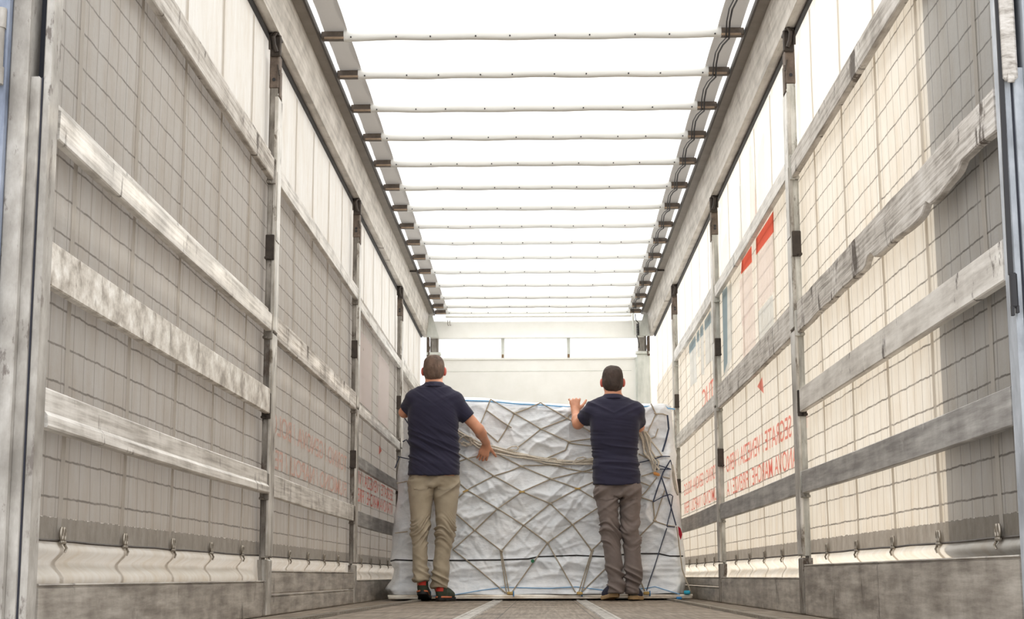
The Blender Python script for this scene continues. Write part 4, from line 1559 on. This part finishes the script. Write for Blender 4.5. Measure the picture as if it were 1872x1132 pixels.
def person(spec):
    base = spec['base']
    t = thing('person', base, spec['label'], 'person')
    H = spec['head']                     # centre of the skull
    nb = spec['neck']
    sh, el, wr = spec['shoulder'], spec['elbow'], spec['wrist']
    lo = np.array(spec['lo'])
    hi = np.array(spec['hi'])
    # ---- body, one continuous skin
    f = Field(lo, hi, .0052)
    r = spec['skull']
    f.sell(H, (r[0], r[1], r[2]), 2.5, .01)
    f.ell(H + np.array([0, .022, -.062]), (r[0] * .80, r[1] * .74, .070), .03)
    f.ell(H + np.array([0, .058, -.098]), (.030, .028, .022), .03)              # chin
    f.cap(H + np.array([0, .096, .004]), H + np.array([0, .118, -.036]), .008, .014, .012)   # nose
    for s in (-1, 1):
        f.ell(H + np.array([s * .033, .092, .024]), (.026, .012, .008), .012)   # brow
        f.ell(H + np.array([s * (r[0] + .006), .012, -.022]), (.013, .020, .033), .006,
              rot=[[math.cos(.45 * s), math.sin(.45 * s), 0], [-math.sin(.45 * s), math.cos(.45 * s), 0], [0, 0, 1]])
        f.ell(H + np.array([s * .050, .070, -.030]), (.026, .022, .022), .02)   # cheek
    f.cap(H + np.array([-.020, .098, -.062]), H + np.array([.020, .098, -.062]), .007, .007, .006)
    f.cap(H + np.array([-.016, .096, -.074]), H + np.array([.016, .096, -.074]), .008, .008, .006)
    f.cap(H + np.array([0, -.004, -.055]), nb + np.array([0, 0, -.03]), .056, .060, .025)
    tor = [(z, cx, cy, a - .016, b - .016) for z, cx, cy, a, b in spec['torso']]
    f.loft(tor, .03)
    for i, s in enumerate((-1, 1)):
        f.cap(nb + np.array([s * .03, 0, -.02]), sh[i], .045, .052, .04)
        f.cap(sh[i], el[i], .052, .040, .03)
        m = el[i] + (wr[i] - el[i]) * .30
        f.cap(el[i], m, .039, .040, .02)
        f.cap(m, wr[i], .040, .027, .02)
        f.cap(wr[i] - .01 * unit(wr[i] - el[i]), wr[i] + unit(spec['hand'][i]['axis']) * .02, .027, .024, .015)
        hand(f, wr[i], **spec['hand'][i])
        hp, kn, an = spec['leg'][i]
        f.cap(hp, kn, .076, .042, .03)
        f.cap(kn, an, .042, .031, .03)
        f.cap(an, an + np.array([0, .05, -.03]), .031, .030, .02)
    emit(f, 'body', M['skin'], t, it=1)
    # ears keep a redder tone: a thin skin over each ear
    for s in (-1, 1):
        e = Field(H + np.array([s * r[0] - .04, -.04, -.08]), H + np.array([s * r[0] + .04, .06, .03]), .003)
        e.ell(H + np.array([s * (r[0] + .008), .010, -.022]), (.014, .021, .034), 0,
              rot=[[math.cos(.45 * s), math.sin(.45 * s), 0], [-math.sin(.45 * s), math.cos(.45 * s), 0], [0, 0, 1]])
        emit(e, 'ear', M['ear'], t, it=1)
        b_ = MB()
        c = H + np.array([s * .031, .086, .004])
        b_.tube([c + np.array([0, .0115 * math.sin(a), 0]) for a in np.linspace(-1.5, 1.5, 9)], [max(.0004, .0115 * math.cos(a)) for a in np.linspace(-1.5, 1.5, 9)], 12)
        b_.build('eye', M['white_wall'], t, smooth=True)
    # ---- hair
    f = Field(H - .15, H + .15, .0042)
    nz = H[2] + spec['nape']

    def clip(x, y, z):
        yy = y - H[1]
        zz = z - H[2]
        side_low = np.where(yy < -.02, nz - H[2], np.interp(yy, [-.02, .02, .06], [nz - H[2] + .005, -.02, .03])) + 0 * x
        front = np.maximum(yy - (.070 + 0 * x), -(zz - .055))
        front = np.minimum(front, 1)
        face = np.where(yy > .06, .055 - zz, -1)
        return np.maximum(np.maximum(side_low - zz, face), -1)
    f.sell(H + np.array([0, 0, .004]), (r[0] + .006, r[1] + .008, r[2] + spec['hair_top'] - .004), spec['hair_e'], 0, clip=clip)
    f.ell(H + np.array([0, -.030, -.045]), (r[0] - .008, .068, .066), .015, clip=clip)
    f.smooth(1)
    emit(f, 'hair', M[spec['hair']], t, disp=lambda x, y, z: .004 * (vnoise(x * 90, y * 90, z * 50) - .5) + .004 * (vnoise(x * 30, y * 30, z * 24) - .5), it=1)
    # ---- polo shirt
    f = Field(np.array([lo[0], lo[1], spec['hem'] - .03]), np.array([hi[0], hi[1], H[2]]), .0052)
    f.loft(spec['torso'], .02, 2.5)
    for i, s in enumerate((-1, 1)):
        f.cap(nb + np.array([s * .03, -.005, -.030]), sh[i] + np.array([0, 0, .006]), .054, .068, .045)
        cuff = spec['cuff'][i]
        d = unit(el[i] - sh[i])
        f.cap(sh[i], sh[i] + d * (cuff + .05), .071, spec.get('sleeve', .058), .03, cut=(sh[i] + d * cuff, d))
        f.cap(sh[i] + d * (cuff - .018), sh[i] + d * (cuff + .05), spec.get('sleeve', .058) + .004, spec.get('sleeve', .058) + .004, .004, cut=(sh[i] + d * cuff, d))
        f.ell(sh[i] + np.array([-s * .075, -.055, -.07]), (.075, .04, .10), .04)   # shoulder blades
    ctop = spec['collar']
    f.loft([(nb[2] - .06, nb[0], nb[1] - .004, .088, .086), (ctop - .030, nb[0], nb[1] + .000, .073, .076), (ctop, nb[0], nb[1] + .004, .066, .070)], .010, 2.0)
    f.loft([(ctop - .040, nb[0], nb[1] - .004, .088, .092), (ctop - .006, nb[0], nb[1] + .002, .073, .077)], .003, 2.0)
    f.carve(lambda x, y, z: np.maximum(0 * x + 0 * y + spec['hem'] - z - .012 * np.cos((x - nb[0]) * 9), -1))
    wv = spec['seed']

    def wr_shirt(x, y, z):
        q = (z - spec['hem']) / (nb[2] - spec['hem'])
        waist = np.exp(-((q - .30) / .20) ** 2)
        upper = np.exp(-((q - .88) / .10) ** 2)
        diag = x * spec['diag']
        w1 = ridge(vnoise(x * 2.6 + wv, y * 3, (z + diag) * 24)) ** 2 - .35
        w2 = ridge(vnoise(x * 4.5 + wv, y * 4, (z + diag * 1.6) * 46)) - .5
        w3 = ridge(vnoise(x * 3.0, y * 3 + wv, (z - .5 * np.abs(x - nb[0])) * 22)) - .5
        return waist * (.018 * w1 + .008 * w2) + upper * .010 * w3 + .007 * (vnoise(x * 7, y * 7, z * 7 + wv) - .5) + .003 * w2
    emit(f, 'polo_shirt', M['navy'], t, disp=wr_shirt, it=2)
    # ---- trousers
    f = Field(np.array([lo[0], lo[1], .0]), np.array([hi[0], hi[1], spec['hem'] + .12]), .0052)
    f.loft(spec['hips'], .02, 2.3)
    for i, s in enumerate((-1, 1)):
        f.loft(spec['trouser'][i], .004, 2.1)
        hp = spec['hips'][1]
        f.ell((hp[1] + s * .082, hp[2] - .048, hp[0] - .030), (.078, .074, .085), .03)
    kz = spec['knee_z']

    def wr_tr(x, y, z):
        knee = np.exp(-((z - kz) / .085) ** 2)
        hem_ = np.exp(-((z - .17) / .08) ** 2)
        seat = np.exp(-((z - spec['hips'][0][0] - .00) / .09) ** 2)
        w1 = ridge(vnoise(x * 5, y * 4 + wv, (z + .12 * np.sin(x * 16 + wv)) * 36)) - .45
        w2 = ridge(vnoise(x * 7 + wv, y * 6, (z + x * .6) * 22)) - .5
        w3 = ridge(vnoise(x * 6, y * 5 + wv, (z - x * .8) * 16)) - .5
        return spec['fold'] * (knee * (.036 * w1) + hem_ * .024 * w2 + seat * .022 * w3) + .010 * (vnoise(x * 9, y * 9, z * 6 + wv) - .5) + .006 * w2 + .004 * w3
    tr = emit(f, 'trousers', M[spec['trouser_mat']], t, disp=wr_tr, it=2)
    hp = spec['hips'][1]
    for s in (-1, 1):          # back pockets
        nu_, nv_ = 13, 13
        V = []
        dg_ = bpy.context.evaluated_depsgraph_get()
        ok = True
        for a in range(nu_):
            for b_ in range(nv_):
                x = hp[1] + s * .088 + (a / (nu_ - 1) - .5) * .108
                z = hp[0] - .005 - (b_ / (nv_ - 1)) * .128 + (.014 * abs(a / (nu_ - 1) - .5) * 2 if b_ == nv_ - 1 else 0)
                o_ = Vector((x, base[1] - .5, z)) - Vector(base)
                hit, loc_, nrm_, _i = tr.ray_cast(o_, Vector((0, 1, 0)))
                if not hit:
                    ok = False
                    break
                V.append(np.array(loc_) + np.array(base) + np.array([0, -.0045, 0]))
            if not ok:
                break
        if ok:
            mesh('back_pocket', V, grid_faces(nu_, nv_, True), M[spec['trouser_mat']], tr, smooth=True)
    # ---- shoes
    for i, s in enumerate((-1, 1)):
        sp = spec['shoe'][i]
        yaw, pit = sp['yaw'], sp['pitch']
        cy, sy, cp, spn = math.cos(yaw), math.sin(yaw), math.cos(pit), math.sin(pit)
        org = np.array(sp['heel'])

        def place(V, org=org, cy=cy, sy=sy, cp=cp, spn=spn):
            x, y, z = V[:, 0] * 1.06, V[:, 1] - .265, V[:, 2] * 1.16
            y2 = y * cp + z * spn
            z2 = -y * spn + z * cp
            y2 = y2 + .265
            return np.stack([org[0] + x * cy + y2 * sy, org[1] - x * sy + y2 * cy, org[2] + z2], 1)

        def upper(F_, g=0.0, clip_=None):
            F_.ell((0, .048, .052), (.037 + g, .048 + g, .056 + g), .012, clip=clip_)
            F_.cap((0, .056, .06), (0, .062, .098), .036 + g, .036 + g, .012)
            F_.ell((0, .135, .044), (.041 + g, .095 + g, .044 + g), .02, clip=clip_)
            F_.ell((0, .205, .036), (.046 + g, .068 + g, .034 + g), .02, clip=clip_)
        lo_, hi_ = (-.075, -.03, -.02), (.075, .31, .15)
        F_ = Field(lo_, hi_, .0042)
        upper(F_)
        F_.carve(lambda x, y, z: np.maximum(.016 - z + 0 * x + 0 * y, z - .112 + 0 * x))
        F_.carve(lambda x, y, z: -(np.maximum(np.maximum(.095 - z, (np.sqrt(x ** 2 + ((y - .062)) ** 2) - .027)), -1)))
        V, Fc = F_.surface()
        so = mesh('shoe', place(relax(V, Fc, 2)), Fc, M[sp['upper']], t, smooth=True)
        F_ = Field(lo_, hi_, .0042)

        def solefn(x, y, z):
            tt = np.clip((y - .042) / .175, 0, 1)
            yc = np.clip(y, .042, .222)
            rr = .0385 + .0105 * tt - .006 * np.sin(tt * math.pi)
            d2 = np.sqrt(x ** 2 + (y - yc) ** 2) - rr
            return np.maximum(d2, np.abs(z - .013) - .013)
        F_.put(solefn, (-.06, -.01, 0), (.06, .29, .03))
        V, Fc = F_.surface()
        mesh('sole', place(relax(V, Fc, 1)), Fc, M[sp['sole']], so, smooth=True)
        if sp.get('tab'):
            F_ = Field((-.06, -.03, .0), (.06, .12, .15), .0032)
            upper(F_, .0025)
            F_.carve(lambda x, y, z: np.maximum(np.maximum(.056 - z + 0 * x, z - .088), np.maximum(np.abs(x) - .026, y - .040)))
            V, Fc = F_.surface()
            mesh('heel_tab', place(relax(V, Fc, 1)), Fc, M[sp['tab']], so, smooth=True)
        if sp.get('counter'):
            F_ = Field((-.06, -.03, .0), (.06, .12, .15), .0032)
            upper(F_, .0022)
            F_.carve(lambda x, y, z: np.maximum(np.maximum(.024 - z + 0 * x, z - .100), np.maximum(np.abs(x) - .033, y - .050)))
            V, Fc = F_.surface()
            mesh('heel_counter', place(relax(V, Fc, 1)), Fc, M[sp['counter']], so, smooth=True)
        if sp.get('insert'):
            for q in (-1, 1):
                F_ = Field((-.07, -.03, -.02), (.07, .29, .06), .0032)
                F_.put(lambda x, y, z: np.maximum(np.abs(z - .022) - .006, solefn(x, y, z * 0 + .013) - .003), (-.06, -.02, .01), (.06, .28, .03))
                F_.carve(lambda x, y, z: np.maximum(np.maximum(y - .16, .012 - q * x), -1) + 0 * z)
                V, Fc = F_.surface()
                mesh('sole_insert', place(relax(V, Fc, 1)), Fc, M[sp['insert']], so, smooth=True)
    return t


A = at


def row(y, x0, x1, Y, b, dy=0.0):
    """cross-section whose silhouette runs from pixel x0 to x1 at pixel row y, at depth Y"""
    p, q = A(x0, y, Y), A(x1, y, Y)
    return ((p[2] + q[2]) / 2, (p[0] + q[0]) / 2, Y + dy, (q[0] - p[0]) / 2, b)


G0 = [(.55, .75, .45)] * 4
# left man
T1 = 11.98
p1 = dict(
    label='man in navy polo shirt and khaki trousers pushing the cargo, right arm stretched low', seed=3.7, fold=1.1, diag=.45,
    base=(-.78, 11.92, 0), lo=(-1.16, 11.70, .02), hi=(-.24, 12.36, 1.90),
    head=A(793, 674, T1 + .03), skull=(.0745, .096, .098), nape=-.092, hair='hair_a', hair_top=.006, hair_e=2.5,
    neck=A(793.5, 704, T1 + .005), collar=A(793, 699, T1)[2],
    shoulder=[A(759, 731, T1), A(829, 735, T1)], elbow=[A(739, 754, 12.06), A(875, 785, 12.02)],
    wrist=[A(748, 752, 12.22), A(889.5, 811, 12.185)], cuff=[.115, .165], sleeve=.052,
    hand=[dict(axis=(.15, .35, .9), back=(0, -1, .2), thumb=(1, 0, 0), curl=[(.35, .5, .4)] * 4),
          dict(axis=(-.28, .22, -.93), back=(0, -1, -.1), thumb=(1, .1, .1), curl=[(.5, .9, .6), (.45, .85, .6), (.35, .8, .6), (.2, .6, .5)], spread=.12, tcurl=.05)],
    torso=[row(872, 746.5, 840.5, T1, .152, -.01), row(850, 747.5, 839.5, T1, .140, -.006), row(827, 749.5, 838.5, T1, .118), row(800, 747.5, 838, T1, .118),
           row(770, 745.5, 837.5, T1, .128), row(745, 747, 837, T1, .128), row(728, 753, 834, T1, .110), row(712, 768, 818, T1, .08)],
    hem=A(793, 869, T1)[2],
    hips=[row(890, 747.5, 839.5, T1, .128), row(866, 750, 837, T1, .122), row(845, 752, 835, T1, .115)],
    trouser=[[row(y, a, b, T1 - .01 - k * .009, d) for k, (y, a, b, d) in enumerate(((880, 747.5, 794, .115), (905, 749, 791, .112), (929, 750.5, 788, .102), (956, 753.5, 784.5, .088), (989, 755, 781.5, .080), (1030, 755, 781.5, .078), (1050, 755.5, 784, .080), (1062, 756, 786, .082)))],
             [row(y, a, b, T1 + .01 - k * .009, d) for k, (y, a, b, d) in enumerate(((880, 792, 839.5, .115), (905, 794, 837, .112), (929, 796.5, 834.5, .102), (956, 798, 830.5, .088), (989, 797, 827.5, .080), (1025, 792.5, 822, .078), (1055, 790, 818, .080), (1074, 789, 816, .080)))]],
    leg=[(A(772, 885, T1), A(770, 965, T1), A(771, 1068, T1 - .05)), (A(815, 885, T1), A(812, 965, T1), A(803, 1076, T1 - .03))],
    knee_z=A(790, 972, T1)[2], trouser_mat='khaki',
    shoe=[dict(heel=(A(771, 1090, 11.86)[0], 11.865, .002), yaw=.02, pitch=.20, upper='shoe_green', sole='sole_black', tab='shoe_red', insert='sole_orange'),
          dict(heel=(A(803, 1090, 11.90)[0], 11.875, .002), yaw=.28, pitch=.02, upper='shoe_green', sole='sole_black', tab='shoe_red', insert='sole_orange')])
person(p1)
# right man
T2 = 12.00
p2 = dict(
    label='man in navy polo shirt and grey trousers with hand on the cargo top', seed=9.2, fold=1.45, diag=.08,
    base=(.60, 11.95, 0), lo=(.16, 11.70, .02), hi=(.92, 12.40, 1.86),
    head=A(1120, 694.5, T2 + .03), skull=(.0735, .095, .098), nape=-.098, hair='hair_b', hair_top=.010, hair_e=2.6,
    neck=A(1121, 726, T2 + .005), collar=A(1121, 721, T2)[2],
    shoulder=[A(1084, 752, T2), A(1160, 753, T2)], elbow=[A(1056.5, 775, 12.10), A(1168, 780, 12.12)],
    wrist=[A(1051.5, 752, 12.235), A(1152, 770, 12.22)], cuff=[.115, .13], sleeve=.056,
    hand=[dict(axis=(-.03, .22, .97), back=(0, -1, .25), thumb=(1, 0, 0), curl=[(1.0, .6, .4), (1.05, .6, .4), (1.0, .6, .4), (.7, .5, .4)], spread=.32, tcurl=.5),
          dict(axis=(.05, .25, .95), back=(0, -1, .2), thumb=(-1, 0, 0), curl=[(.35, .5, .4)] * 4)],
    torso=[row(889, 1083.5, 1171.5, T2, .150, -.01), row(862, 1083.5, 1169, T2, .136, -.006), row(835, 1083.5, 1165.5, T2, .116), row(808, 1081, 1166.5, T2, .118),
           row(785, 1079.5, 1168.5, T2, .126), row(763, 1078, 1169, T2, .128), row(748, 1083, 1163, T2, .110), row(733, 1098, 1144, T2, .08)],
    hem=A(1121, 886, T2)[2],
    hips=[row(908, 1087, 1170.5, T2, .124), row(884, 1088, 1168.5, T2, .118), row(862, 1090, 1166, T2, .112)],
    trouser=[[row(y, a, b, T2 - .01 - k * .008, d) for k, (y, a, b, d) in enumerate(((897, 1086.5, 1133, .112), (920, 1089.5, 1131, .108), (940, 1093.5, 1129.5, .098), (973, 1101, 1130, .082), (1003, 1104, 1134, .078), (1040, 1106.5, 1138, .078), (1058, 1108, 1140, .082), (1064, 1110, 1141, .080), (1067, 1112, 1142, .070), (1084, 1112.5, 1141, .070)))],
             [row(y, a, b, T2 + .01 - k * .008, d) for k, (y, a, b, d) in enumerate(((897, 1131, 1170.5, .112), (920, 1132.5, 1169.5, .108), (940, 1134, 1169, .098), (973, 1138, 1167.5, .082), (1003, 1141, 1170, .078), (1040, 1141.5, 1171.5, .078), (1058, 1142, 1169.5, .080), (1070, 1143, 1168, .074), (1085, 1144, 1167, .070)))]],
    leg=[(A(1110, 903, T2), A(1115, 985, T2), A(1126, 1080, T2 - .03)), (A(1152, 903, T2), A(1153, 985, T2), A(1156, 1080, T2 - .03))],
    knee_z=A(1120, 975, T2)[2], trouser_mat='grey_trouser',
    shoe=[dict(heel=(A(1125, 1090, 11.92)[0], 11.905, .002), yaw=-.22, pitch=.10, upper='shoe_navy', sole='sole_tan', counter='shoe_grey'),
          dict(heel=(A(1156, 1090, 11.94)[0], 11.925, .002), yaw=.20, pitch=.03, upper='shoe_navy', sole='sole_tan', counter='shoe_grey')])
person(p2)
